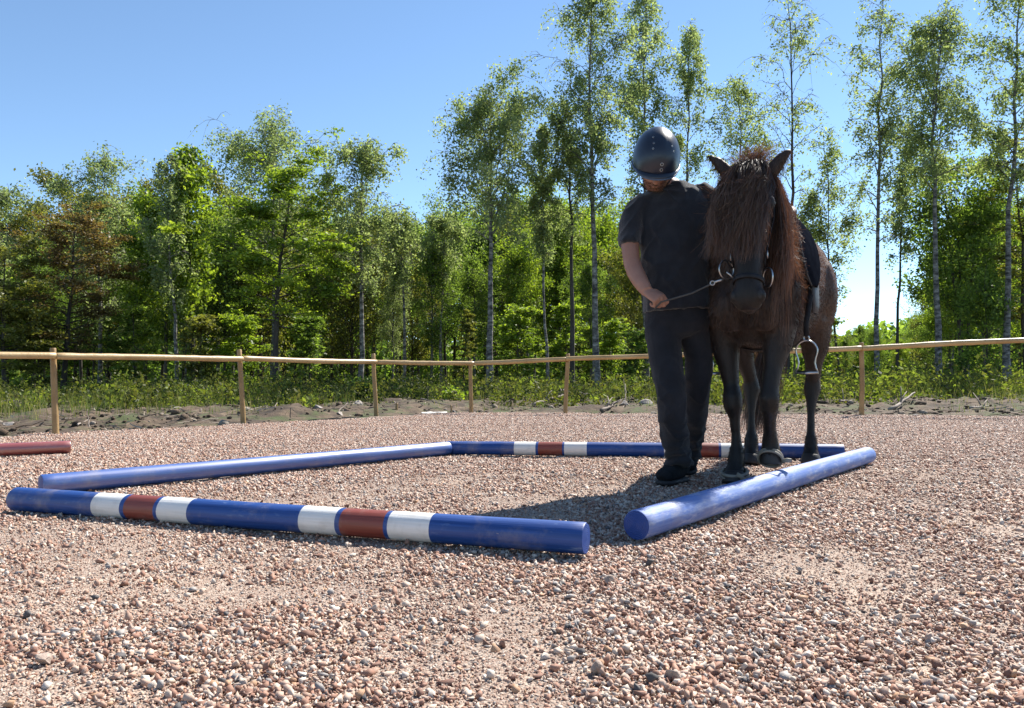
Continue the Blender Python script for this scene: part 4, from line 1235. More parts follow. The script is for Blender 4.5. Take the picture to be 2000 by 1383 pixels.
# stump with roots (dark, torn) right of the post near the corner
def stump(label, u, v, r, seed):
    p = P(u, v); z = zearth(p)
    rng = random.Random(seed)
    root = thing('tree_stump', (p.x, p.y, z), label, 'stump', 'torn stumps on the earth verge')
    g = Geo()
    g.loft([(p.x, p.y, z - .05), (p.x + .02, p.y, z + r * .6), (p.x + .1 * r, p.y, z + r * 1.1)], [r * 1.2, r * .85, r * .7], n=10)
    V, F, N = g.remeshed(r * .14, 1)
    V = V + N * (.14 * r * vnoise(V[:, 0] * 9, V[:, 1] * 9, V[:, 2] * 9, seed))[:, None]
    part('bole', V, F, M['dark_bark'], root, False)
    for k in range(7):
        a = rng.uniform(0, 6.28); l_ = r * rng.uniform(1.6, 3)
        q = Vector((p.x, p.y, z + r * rng.uniform(.1, .6)))
        e = q + Vector((math.cos(a) * l_, math.sin(a) * l_, rng.uniform(-.2, .5) * r))
        Geo().loft([q, (q + e) / 2 + Vector((0, 0, r * .25)), e], [r * .25, r * .16, r * .05], side=(0, 0, 1), n=6).part('root', M['deadwood'], root)
stump('dark torn stump with spread roots right of the second corner post', 1132, 783, .17, 1)
stump('small dark stump at the edge of the undergrowth left of corner post', 826, 781, .12, 2)
stump('torn root plate with brown soil at the left edge', 18, 800, .22, 3)
# small survey peg, white plastic sheet
pg = P(775, 806)
gp = bumpy_pole((pg.x, pg.y, -.1), (pg.x, pg.y, .155), .022, .022, 10, 3, .01, 4)
tag(gp.solo('wooden_peg', M['pine']), 'short round wooden peg on the verge right of the third post', 'peg')
pg = P(883, 805)
gp = bumpy_pole((pg.x - .03, pg.y + .2, -.1), (pg.x - .03, pg.y + .2, .11), .014, .014, 8, 3, .01, 5)
tag(gp.solo('wooden_peg', M['pine']), 'thin little wooden peg beside the black stone', 'peg')
a_, b_ = P(822, 807.5), P(872, 807.5)
xs = np.linspace(a_.x, b_.x, 26); ys = np.linspace(a_.y - .06, a_.y + .16, 12)
X, Y = np.meshgrid(xs, ys); Z = .012 + .010 * fbm(X * 9, Y * 9, 0, 3, 3)
Vs = np.stack([X.ravel() + .03 * vnoise(X.ravel() * 5, Y.ravel() * 5, 0, 2), Y.ravel(), Z.ravel()], -1)
i, j = np.meshgrid(np.arange(25), np.arange(11)); a = (j * 26 + i).ravel()
M['sheet'] = plain('white_sheet', [(.42, .40, .37), (.55, .53, .50)], 5, .7, .3, 20)
so = solo('ground_cloth', Vs, np.stack([a, a + 1, a + 27, a + 26], -1), M['sheet'])
so.modifiers.new('thick', 'SOLIDIFY').thickness = .004
tag(so, 'crumpled white cloth edge lying at the gravel edge left of corner post', 'cloth')

# ================================================================== horse
HO = Vector((1.225, 3.88, 0)); HF = Vector((-.447, -.894, 0)).normalized(); HS = Vector((-HF.y, HF.x, 0)); HZ = Vector((0, 0, 1))
if HS.x < 0: HS = -HS
def hp(f, s, z): return HO + HF * f + HS * s + HZ * z
HM = np.array([HF, HS, HZ])
def hw(A): return np.asarray(A) @ HM + np.array(HO)          # local (f,s,z) arrays -> world
def hl(A): return (np.asarray(A) - np.array(HO)) @ HM.T
def coat_mat():
    m, n, l = new_mat('horse_coat')
    out = n.new('ShaderNodeOutputMaterial'); b = n.new('ShaderNodeBsdfPrincipled')
    at = n.new('ShaderNodeAttribute'); at.attribute_name = 'tint'
    rp = ramp(n, [(0, (.0045, .004, .004)), (.35, (.012, .008, .007)), (.7, (.034, .020, .014)), (1, (.10, .062, .041))]); l.new(at.outputs['Fac'], rp.inputs[0])
    tc = n.new('ShaderNodeTexCoord')
    mp = n.new('ShaderNodeMapping'); mp.inputs['Scale'].default_value = (90, 90, 14); l.new(tc.outputs['Object'], mp.inputs[0])
    nz = n.new('ShaderNodeTexNoise'); nz.inputs['Scale'].default_value = 1.5; nz.inputs['Detail'].default_value = 5; l.new(mp.outputs[0], nz.inputs['Vector'])
    r2 = ramp(n, [(.3, (.6, .58, .56)), (.7, (1.35, 1.3, 1.25))]); l.new(nz.outputs['Fac'], r2.inputs[0])
    mx = n.new('ShaderNodeMix'); mx.data_type = 'RGBA'; mx.blend_type = 'MULTIPLY'; mx.inputs[0].default_value = 1
    l.new(rp.outputs[0], mx.inputs[6]); l.new(r2.outputs[0], mx.inputs[7]); l.new(mx.outputs[2], b.inputs['Base Color'])
    b.inputs['Roughness'].default_value = .55; b.inputs['Specular IOR Level'].default_value = .35
    b.inputs['Sheen Weight'].default_value = .12; b.inputs['Sheen Roughness'].default_value = .4; b.inputs['Sheen Tint'].default_value = (.8, .5, .35, 1)
    bp = n.new('ShaderNodeBump'); bp.inputs['Strength'].default_value = .25; bp.inputs['Distance'].default_value = .004
    l.new(nz.outputs['Fac'], bp.inputs['Height']); l.new(bp.outputs[0], b.inputs['Normal'])
    l.new(b.outputs[0], out.inputs[0])
    return m
M['coat'] = coat_mat()
M['fur'] = hair_mat('horse_fur', [(0, (.005, .0045, .0045)), (.35, (.014, .009, .0075)), (.7, (.042, .024, .016)), (1, (.12, .068, .042))], (1.2, .8, .55), .3, .04)
M['mane_dark'] = hair_mat('dark_forelock_hair', [(0, (.014, .010, .008)), (.4, (.038, .023, .015)), (.7, (.085, .050, .030)), (1, (.16, .095, .058))], (1.3, .85, .6), .35, .07)
M['mane_brown'] = hair_mat('brown_mane_hair', [(0, (.024, .014, .010)), (.5, (.095, .052, .033)), (1, (.23, .13, .082))], (1.2, .88, .65), .45, .05)  # mane brown raised in colour for the sun shining on it
M['hoof'] = plain('hoof_horn', [(.010, .009, .009), (.030, .026, .024)], 20, .6, .3, 60, (1, 1, .3))
M['leather'] = plain('black_leather', [(.008, .009, .012), (.018, .019, .024)], 18, .55, .3, 120, rough2=.7, spec=.25)
M['leather_matt'] = plain('matt_saddle_leather', [(.006, .007, .011), (.012, .014, .020)], 18, .8, .08, 200, spec=.0)
M['rein'] = plain('worn_rein_leather', [(.030, .028, .027), (.06, .056, .052)], 20, .6, .2, 80)
M['leather_soft'] = plain('worn_grey_leather', [(.016, .02, .028), (.034, .040, .050)], 10, .6, .25, 90)
M['steel'] = plain('polished_steel', [(.36, .36, .37), (.50, .50, .50)], 20, .30, .1, 60, metal=1.0)
M['rubber'] = plain('beige_rubber', [(.15, .13, .10), (.30, .27, .22)], 14, .6, .3, 40)
M['black'] = plain('black_rubber', [(.008, .008, .009), (.02, .02, .022)], 14, .7, .3, 80)

g = Geo()
body = [(.27, .95, .06, .10), (.235, .95, .13, .19), (.15, .97, .18, .28), (.02, 1.02, .20, .345), (-.18, 1.04, .228, .352), (-.45, 1.02, .258, .352),
        (-.70, 1.05, .288, .348), (-.92, 1.09, .312, .334), (-1.08, 1.09, .285, .295), (-1.20, 1.06, .18, .22), (-1.26, 1.04, .08, .12)]
g.loft([hp(b[0], 0, b[1]) for b in body], [b[2] for b in body], [b[3] for b in body], HS, 24, True, 2.3)
nk = [(-.06, .0, 1.10, .16, .30), (.08, .0, 1.22, .138, .255), (.19, .02, 1.34, .115, .20), (.27, .035, 1.43, .092, .145), (.30, .042, 1.475, .065, .09)]
g.loft([hp(*b[:3]) for b in nk], [b[3] for b in nk], [b[4] for b in nk], HS, 20)
HS0 = .045
h0, h1 = Vector((.29, 1.475)), Vector((.475, .85))
hd = (h1 - h0); hdn = hd.normalized(); hfn = Vector((-hdn.y, hdn.x))         # along the head, out of the face
def head_pt(t, out=0.0, s=0.0):
    p = h0 + hd * t + hfn * out
    return hp(p.x, HS0 + s + .008 * t, p.y)
hs = [(-.03, .045, .05, 0), (.03, .08, .095, 0), (.14, .102, .125, -.005), (.28, .108, .135, -.012), (.42, .094, .122, -.008), (.56, .074, .098, 0), (.70, .064, .082, .004),
      (.82, .061, .072, .004), (.90, .065, .068, .0), (.96, .063, .058, -.004), (1.0, .053, .044, -.008), (1.022, .038, .028, -.012)]
g.loft([head_pt(b[0], b[3]) for b in hs], [b[1] for b in hs], [b[2] for b in hs], HS, 20, True, 2.2)
for s in (-1, 1):
    g.ell(head_pt(.935, .020, s * .054), (.026, .028, .034))                    # nostril flare
    g.ell(head_pt(.27, .055, s * .092), (.026, .034, .04))                   # brow over the eye
    g.ell(head_pt(.34, -.07, s * .055), (.05, .075, .10))                    # cheek
g.ell(head_pt(.985, -.040, 0), (.036, .034, .028))                            # lower lip
# ears
ears = {}
for s in (-1, 1):
    b0 = hp(.285, HS0 + s * .07, 1.465)
    tip = hp(.285, -.165 if s < 0 else .240, 1.612 if s < 0 else 1.588)
    d_ = (tip - b0)
    lift = Vector((0, 0, .018))
    g.loft([b0 - d_ * .12, b0 + d_ * .1, b0 + d_ * .35 + lift * .6, b0 + d_ * .62 + lift, b0 + d_ * .85 + lift * .6, tip], [.028, .038, .034, .024, .013, .003], [.024, .026, .021, .015, .009, .003], HS, 12)
# shoulders, haunches
for s in (-1, 1):
    g.ell(hp(.06, s * .135, .96), (.10, .12, .22)); g.ell(hp(-.90, s * .205, 1.02), (.12, .20, .27))
    g.ell(hp(.20, s * .085, .88), (.085, .085, .13))
def leg(pts):
    g.loft([hp(*p[:3]) for p in pts], [p[3] for p in pts], [p[4] for p in pts], HS, 14)
# planted fore leg
leg([(.04, -.135, .98, .09, .14), (.02, -.142, .80, .085, .115), (.02, -.138, .68, .072, .092), (.035, -.12, .57, .050, .066), (.045, -.108, .49, .039, .049), (.056, -.102, .435, .048, .059), (.058, -.10, .385, .047, .056),
     (.052, -.094, .335, .029, .038), (.046, -.09, .25, .024, .034), (.043, -.088, .19, .029, .040), (.047, -.088, .145, .038, .050), (.07, -.09, .09, .040, .044), (.085, -.092, .055, .052, .054), (.085, -.092, .035, .045, .048)])
# lifted fore leg
leg([(.04, .135, .98, .09, .14), (.04, .135, .80, .085, .115), (.075, .122, .69, .07, .09), (.115, .105, .58, .048, .062), (.145, .092, .48, .043, .053), (.157, .088, .43, .049, .058), (.145, .086, .385, .045, .054),
     (.11, .082, .335, .033, .041), (.075, .078, .27, .029, .037), (.05, .075, .225, .038, .047), (.045, .075, .19, .043, .046), (.047, .075, .155, .048, .050), (.05, .075, .14, .042, .044)])
# hind legs
for s, df, ds in ((1, -.02, .0), (-1, .09, -.03)):
    q = 1 if s > 0 else -1
    leg([(-.88 + df * .3, q * .20, 1.02, .10, .20), (-.84 + df * .6, q * .21, .86, .10, .165), (-.90 + df, q * (.205 - ds * .3), .72, .078, .115), (-.97 + df, q * .19, .61, .050, .080), (-1.03 + df, q * .178, .53, .042, .068), (-1.045 + df, q * .172, .455, .053, .078),
         (-1.01 + df, q * .17, .385, .034, .050), (-.985 + df, q * .168, .30, .023, .035), (-.97 + df, q * .167, .20, .026, .038), (-.965 + df, q * .166, .15, .038, .050), (-.945 + df, q * .166, .09, .039, .044), (-.93 + df, q * .166, .055, .052, .054), (-.93 + df, q * .166, .035, .045, .048)])
# dock of the tail
g.loft([hp(-1.20, 0, 1.22), hp(-1.27, 0, 1.17), hp(-1.30, -.02, 1.0), hp(-1.30, -.05, .85)], [.05, .04, .03, .015], None, HS, 10)
Vh, Fh, Nh = g.remeshed(.0118, 3, .5)
loc = hl(Vh)
Vh = Vh + Nh * (.004 * vnoise(Vh[:, 0] * 7, Vh[:, 1] * 7, Vh[:, 2] * 7, 2))[:, None]
def coat_tint(loc):
    f, s, z = loc[:, 0], loc[:, 1], loc[:, 2]
    legs = np.clip((z - .50) / .35, 0, 1)
    face = np.clip((f - .30 + .10 * (z < 1.05)) / .08, 0, 1) * np.clip((1.52 - z) / .06, 0, 1)
    face = np.where((z < 1.06) & (f < .33), 0, face)
    t = .04 + .58 * legs
    t = t * (1 - .75 * face)
    t += .28 * np.clip((-f - .45) / .4, 0, 1) * np.clip((z - .62) / .3, 0, 1)                           # haunch brown lightened to stand for the sun falling on it
    t += .10 * fbm(f * 5, s * 5, z * 5, 4, 3)
    t += .10 * np.clip((f - 0) / .2, 0, 1) * (z > 1.05) * (1 - face)
    return np.clip(t, 0, 1)
horse = thing('horse', (HO.x, HO.y, 0), 'dark brown pony with shaggy forelock walking toward the viewer in tack', 'horse')
part('body', Vh, Fh, M['coat'], horse, True, {'tint': ('POINT', coat_tint(loc))})
# short coat hair over the whole body
rngH = np.random.default_rng(4)
fi = rngH.integers(0, len(Fh), 95000)
w = rngH.dirichlet(np.ones(4), len(fi))
Pf = (Vh[Fh[fi]] * w[..., None]).sum(1); Nf = (Nh[Fh[fi]] * w[..., None]).sum(1)
lf = hl(Pf)
Lh = np.where(lf[:, 2] < .6, .012, .009)
Lh = np.where((lf[:, 0] > -.05) & (lf[:, 2] > .8), .030, Lh) * rngH.uniform(.6, 1.4, len(fi))
Lh = np.where((lf[:, 0] > .33) & (lf[:, 2] < 1.42), .0035, Lh)
Lh = np.where(lf[:, 2] < .66, Lh * .30, Lh)
Lh = np.where((lf[:, 2] < .19) & (lf[:, 2] > .08), Lh * 4.0, Lh)
flow = np.array(-HF * .35 - HZ * .75)
Dh = Nf * .55 + flow + rngH.normal(size=Nf.shape) * .28
Dh /= np.linalg.norm(Dh, axis=1, keepdims=True)
s3 = np.array([0, 1.0])
Cf = Pf[:, None] + Dh[:, None] * (Lh[:, None] * s3)[..., None]
Cf[..., 2] -= .25 * Lh[:, None] * s3 ** 2
V, F, t, al = strands(Cf, .0017, .2, rngH)
ct = np.repeat(np.clip(coat_tint(lf) + .12 + .15 * rngH.normal(size=len(lf)), 0, 1), 4)
part('coat_hair', V, F, M['fur'], horse, False, {'tint': ('POINT', ct)})

def bez(p0, p1, p2, p3, K):
    s = np.linspace(0, 1, K)[None, :, None]
    return p0[:, None] * (1 - s) ** 3 + 3 * p1[:, None] * s * (1 - s) ** 2 + 3 * p2[:, None] * s ** 2 * (1 - s) + p3[:, None] * s ** 3
def face_f(z): return .29 + .296 * (1.475 - z) + .115
def lock_noise(n, k, rng):                     # strands gather in locks
    c = rng.normal(size=(k, 3)); return c[rng.integers(0, k, n)]
# forelock: tousled locks falling over the brow
n = 5200
r_ = np.random.default_rng(12)
NL = 110
lk = r_.integers(0, NL, n); lk_s = r_.uniform(-1, 1, NL); lk_z = r_.normal(size=NL); lk_f = r_.normal(size=NL); lk_b = r_.normal(size=NL); lk_w = r_.uniform(0, 6.28, (NL, 3))
sr = np.clip(lk_s[lk] + r_.normal(size=n) * .05, -1.15, 1.15)
p0 = np.stack([.285 + r_.normal(size=n) * .014, HS0 + sr * .040, 1.522 + r_.normal(size=n) * .008], -1)
p1 = np.stack([.365 + .025 * lk_f[lk] + r_.normal(size=n) * .010, HS0 + sr * .085 + .015 * lk_b[lk], 1.585 - .03 * np.abs(sr) + .02 * lk_b[lk] + r_.normal(size=n) * .014], -1)
ln_ = .305 + .085 * lk_z[lk] + .06 * r_.normal(size=n)
ze = np.clip(1.535 - ln_, 1.06, 1.40)
side_ = sr * .118 - .012 + .022 * lk_b[lk]
se = HS0 - .030 + side_ + r_.normal(size=n) * .016
p3 = np.stack([face_f(ze) + .012 + .028 * np.abs(lk_f[lk]) + np.abs(r_.normal(size=n)) * .016 - .065 * np.abs(sr) ** 1.5, se, ze], -1)
p2 = np.stack([face_f(np.full(n, 1.36)) + .050 + .022 * lk_f[lk] - .045 * np.abs(sr) ** 1.5, HS0 - .018 + sr * .120 + .016 * lk_b[lk] + r_.normal(size=n) * .010, ze * .45 + 1.50 * .55 - .045], -1)
C = bez(p0, p1, p2, p3, 11)
sL = np.linspace(0, 1, 11)[None, :, None]
C += .020 * np.sin(sL * r_.uniform(5, 11, NL)[lk][:, None, None] + lk_w[lk][:, None, :]) * sL
C += .009 * np.sin(sL * 13 + r_.uniform(0, 6.28, (n, 1, 3))) * sL
V, F, t, al = strands(hw(C.reshape(-1, 3)).reshape(n, 11, 3), r_.uniform(.0014, .0028, n), .3, r_)
lt_ = np.repeat(np.clip(.5 + .3 * lk_f[lk], 0, 1), 22)
part('forelock', V, F, M['mane_dark'], horse, False, {'tint': ('POINT', np.clip(t * .35 + .28 * lt_ + .55 * al ** 1.4, 0, 1))})
# mane falling on the side away from the person
crest = np.array([(.275, .04, 1.525), (.17, .03, 1.525), (.057, .01, 1.465), (-.095, 0, 1.392)])
def crest_at(q):
    x = q * 3; i = np.minimum(x.astype(int), 2); f_ = (x - i)[:, None]
    return crest[i] * (1 - f_) + crest[i + 1] * f_
n = 5200
r_ = np.random.default_rng(13)
nlk = 60
lk = r_.integers(0, nlk, n); lq = r_.random(nlk); lz = r_.normal(size=nlk); ls = r_.normal(size=nlk)
q = np.clip(lq[lk] + r_.normal(size=n) * .03, 0, 1)
p0 = crest_at(q) + r_.normal(size=(n, 3)) * .008
side = np.where(r_.random(n) < .84, 1.0, -1.0)
bul = .185 + .035 * q + .018 * ls[lk]
p1 = p0 + np.stack([.02 + 0 * q, side * .10, .045 + r_.normal(size=n) * .012], -1)
p2 = np.stack([p0[:, 0] + .03, HS0 * .6 + side * (bul + r_.normal(size=n) * .014) * np.where(side > 0, 1, .72), p0[:, 2] - .22 + r_.normal(size=n) * .02], -1)
ze = 1.02 + .095 * lz[lk] + .05 * r_.normal(size=n) + .10 * q
ze = np.where(side > 0, ze, 1.22 + .05 * r_.normal(size=n))
p3 = np.stack([p0[:, 0] + .085 + .02 * ls[lk] + r_.normal(size=n) * .012, HS0 * .6 + side * (bul * .86 - .02 + r_.normal(size=n) * .015) * np.where(side > 0, 1, .72), ze], -1)
C = bez(p0, p1, p2, p3, 10)
C += .007 * np.sin(np.linspace(0, 11, 10)[None, :, None] + r_.uniform(0, 6, (n, 1, 3))) * np.linspace(0, 1, 10)[None, :, None]
C += .014 * np.sin(np.linspace(0, 7, 10)[None, :, None] + r_.uniform(0, 6, (nlk, 3))[lk][:, None, :]) * np.linspace(0, 1, 10)[None, :, None]
V, F, t, al = strands(hw(C.reshape(-1, 3)).reshape(n, 10, 3), r_.uniform(.0018, .0036, n), .3, r_)
part('mane', V, F, M['mane_brown'], horse, False, {'tint': ('POINT', np.clip(t * .5 + .45 * al, 0, 1))})
# woolly winter hair along the lit side of the neck
n = 3600
r_ = np.random.default_rng(19)
q = r_.random(n) ** .8
cz_ = crest_at(q)
dn = r_.random(n)
p0 = np.stack([cz_[:, 0] + .05 * dn + r_.normal(size=n) * .02, .10 + .085 * dn ** .5 + .02 * q, cz_[:, 2] - .04 - .42 * dn], -1)
L = r_.uniform(.035, .085, n)
out_ = np.stack([r_.normal(size=n) * .35, .55 + .3 * r_.random(n), -.65 + .35 * r_.normal(size=n)], -1)
out_ /= np.linalg.norm(out_, axis=1, keepdims=True)
p3 = p0 + out_ * L[:, None]
p1 = p0 + np.stack([0 * L, .5 * L, 0 * L], -1); p2 = (p1 + p3) / 2 + r_.normal(size=(n, 3)) * .006
C = bez(p0, p1, p2, p3, 5)
V, F, t, al = strands(hw(C.reshape(-1, 3)).reshape(n, 5, 3), r_.uniform(.0014, .0026, n), .25, r_)
part('neck_wool', V, F, M['mane_brown'], horse, False, {'tint': ('POINT', np.clip(.15 + .5 * t + .3 * al, 0, 1))})
# stray hairs standing up at the poll
n = 750
r_ = np.random.default_rng(14)
p0 = np.stack([.24 + r_.normal(size=n) * .03, HS0 + r_.normal(size=n) * .03, np.full(n, 1.52)], -1)
a = r_.normal(size=n) * .7
L = r_.uniform(.05, .14, n)
p3 = p0 + np.stack([r_.normal(size=n) * .03, np.sin(a) * L * 1.1 + .02, np.abs(np.cos(a)) * L], -1)
p1 = p0 + np.stack([0 * a, np.sin(a) * L * .2, L * .4], -1); p2 = p0 + np.stack([0 * a, np.sin(a) * L * .6, L * .8], -1)
C = bez(p0, p1, p2, p3, 6)
V, F, t, al = strands(hw(C.reshape(-1, 3)).reshape(n, 6, 3), .0022, .3, r_)
part('poll_tuft', V, F, M['mane_brown'], horse, False, {'tint': ('POINT', t)})
# tail
n = 1500
r_ = np.random.default_rng(15)
q = r_.random(n)
p0 = np.stack([-1.27 - .04 * q, -.03 * q + r_.normal(size=n) * .02, 1.19 - .32 * q], -1)
p3 = np.stack([-1.22 + r_.normal(size=n) * .05, -.20 + r_.normal(size=n) * .055, .16 + .22 * r_.random(n)], -1)
p1 = p0 + np.stack([-.06 + 0 * q, r_.normal(size=n) * .03, -.15 + 0 * q], -1); p2 = p3 + np.stack([-.03 + 0 * q, .05 + r_.normal(size=n) * .03, .35 + 0 * q], -1)
C = bez(p0, p1, p2, p3, 9)
V, F, t, al = strands(hw(C.reshape(-1, 3)).reshape(n, 9, 3), .0034, .4, r_)
part('tail', V, F, M['mane_dark'], horse, False, {'tint': ('POINT', t)})
# hooves
def hoof(top, bot, r0, r1):
    gg = Geo(); top, bot = Vector(top), Vector(bot)
    gg.loft([top, top.lerp(bot, .08), top.lerp(bot, .92), bot], [r0 * .9, r0, r1, r1 * .96], [r0 * .95, r0 * 1.05, r1 * 1.08, r1 * 1.04], HS, 18)
    return gg.part('hoof', M['hoof'], horse)
hoof(hp(.087, -.092, .062), hp(.105, -.092, .004), .052, .060)
hoof(hp(.047, .075, .165), hp(.050, .075, .105), .044, .050)
hoof(hp(-.95, .166, .062), hp(-.935, .166, .004), .052, .058)
hoof(hp(-.84, -.166, .062), hp(-.825, -.166, .004), .052, .058)
for s in (-1, 1):
    Geo().ell(head_pt(.94, .037, s * .055), (.014, .012, .021)).part('nostril', M['black'], horse)
    Geo().ell(head_pt(.275, .055, s * .104), (.016, .02, .02)).part('eye', M['black'], horse)

# ------------------------------------------------------------------ hoof boots on the fore feet
def boot_ring(label, c, axis, r, strap):
    root = thing('hoof_boot', tuple(c), label, 'hoof boot', 'pale boots on the fore hooves')
    rot = Vector(axis).to_track_quat('Z', 'Y').to_matrix()
    Geo().torus(c, r, .0085, rot, 30, 8).part('cuff', M['rubber'], root)
    Geo().torus(Vector(c) - rot @ Vector((0, 0, .016)), r * 1.06, .006, rot, 30, 8).part('rim', M['rubber'], root)
    a, b = strap
    a, b = Vector(a), Vector(b)
    Geo().loft([a, a.lerp(b, .5) + Vector((0, -.004, .004)), b], [.010, .011, .009], [.003, .003, .003], (0, 0, 1), 8).part('strap', M['rubber'], root)
    return root
boot_ring('pale boot round the planted fore hoof', hp(.09, -.092, .062), (HF * .25 + HZ), .062, (hp(.15, -.07, .06), hp(.155, -.03, .03)))
boot_ring('pale boot round the lifted fore hoof', hp(.048, .075, .140), (HF * -.75 + HZ * .66), .054, (hp(.06, .13, .12), hp(.06, .175, .127)))

# ------------------------------------------------------------------ saddle
sd_ = thing('saddle', tuple(hp(-.27, 0, 1.38)), 'black leather riding saddle with stirrup on the back of the pony', 'saddle')
gs = Geo()
seat = [(-.02, 1.40, .06, .02), (-.05, 1.445, .085, .035), (-.11, 1.44, .12, .035), (-.22, 1.415, .155, .03), (-.34, 1.415, .17, .03), (-.44, 1.445, .175, .035), (-.51, 1.475, .16, .03), (-.535, 1.45, .12, .02)]
gs.loft([hp(a, 0, b) for a, b, c, d in seat], [c for a, b, c, d in seat], [d for a, b, c, d in seat], HS, 20, True, 2.4)
gs.loft([hp(-.50, s_ * .16, 1.425 + .04 * (1 - abs(s_))) for s_ in (-1, -.5, 0, .5, 1)], .026, None, HZ, 10)
V, F, N = gs.remeshed(.008, 4)
part('seat', V, F, M['leather'], sd_)
for s in (1, -1):
    # z, front edge f and s, rear edge f and s: lies close on the shoulder in front, stands off behind
    rows = [(1.405, .0, .085, -.43, .142), (1.34, .02, .140, -.43, .208), (1.26, .05, .180, -.42, .246), (1.18, .06, .204, -.38, .266), (1.10, .05, .218, -.34, .274), (1.03, .0, .232, -.28, .274), (.99, -.08, .245, -.20, .266)]
    nu = 12
    Vv, Ff = [], []
    for i, (z, f0, s0_, f1, s1_) in enumerate(rows):
        for j in range(nu + 1):
            k = j / nu
            Vv.append(hp(f0 + (f1 - f0) * k, s * (s0_ + (s1_ - s0_) * k ** .8 + .014 + .014 * math.sin(math.pi * k)), z))
    for i in range(len(rows) - 1):
        for j in range(nu):
            a_ = i * (nu + 1) + j
            Ff.append((a_, a_ + 1, a_ + nu + 2, a_ + nu + 1))
    o = part('flap', Vv, Ff, M['leather_matt'], sd_)
    o.modifiers.new('round', 'SUBSURF').levels = 1; o.modifiers['round'].render_levels = 2
    md = o.modifiers.new('thick', 'SOLIDIFY'); md.thickness = .012; md.offset = 0
    ro = Geo().loft([hp(r_[1] - .01, s * (r_[2] + .024), r_[0]) for r_ in rows[1:]], [.006, .009, .011, .011, .008, .004], None, HS, 10)
    ro.part('knee_roll', M['leather'], o)
    # lower sweat flap showing behind the main flap
    rows2 = [(1.08, .256, -.16, -.41), (1.02, .264, -.14, -.41), (.96, .268, -.13, -.39), (.90, .268, -.15, -.36), (.86, .262, -.18, -.31)]
    Vv, Ff = [], []
    for (z, so_, f0, f1) in rows2:
        for j in range(7):
            k = j / 6
            Vv.append(hp(f0 + (f1 - f0) * k, s * (so_ + .016 * math.sin(math.pi * k)), z))
    for i in range(4):
        for j in range(6):
            a_ = i * 7 + j; Ff.append((a_, a_ + 1, a_ + 8, a_ + 7))
    o2 = part('lower_flap', Vv, Ff, M['leather_soft'], sd_)
    md = o2.modifiers.new('thick', 'SOLIDIFY'); md.thickness = .010; md.offset = 0
    # stirrup leather and iron
    ss = .238 if s > 0 else -.19
    Geo().loft([hp(-.16, s * .250, 1.06), hp(-.14, s * .262, .96), hp(-.10, ss, .80), hp(-.10, ss, .735)], .013, .004, HS, 8, True, 4).part('stirrup_leather', M['leather'], sd_)
    zi = .728
    pts = []
    for i in range(23):
        th = math.pi * (-.32 + 1.64 * i / 22)
        wv, hv = .052, .058
        if th < 0 or th > math.pi:
            e = (-th if th < 0 else th - math.pi)
            x = (1 if th < 0 else -1) * (wv - .016 * math.sin(e * 2.2) + .024 * max(0, e - .5)); z = -.105 * e
        else:
            x, z = wv * math.cos(th), hv * math.sin(th)
        pts.append(hp(-.10, ss + x, zi - .07 + z))
    st = Geo().loft(pts, .0048, .0042, HF, 8).part('stirrup', M['steel'], sd_)
    bz = min(p.z for p in pts)
    Geo().box(hp(-.10, ss, bz), (.052, .022, .006), Matrix((HS, HF, HZ)).transposed()).part('tread_frame', M['steel'], st)
    Geo().box(hp(-.10, ss, bz + .0085), (.044, .016, .0025), Matrix((HS, HF, HZ)).transposed()).part('tread', M['black'], st)
    Geo().torus(hp(-.10, ss, zi), .013, .004, Matrix((HS, HZ, HF)).transposed(), 18, 6).part('ring', M['steel'], st)
# girth round the belly
gg = Geo()
cz, ch, cw = 1.035, .36, .232
pts = [hp(-.13, cw * math.copysign(abs(math.cos(th)) ** (2 / 2.3), math.cos(th)), cz + ch * math.copysign(abs(math.sin(th)) ** (2 / 2.3), math.sin(th))) for th in np.linspace(math.pi + .25, 2 * math.pi - .25, 26)]
gg.loft(pts, .035, .006, HF, 10, True, 4)
gg.part('girth', M['leather'], sd_)

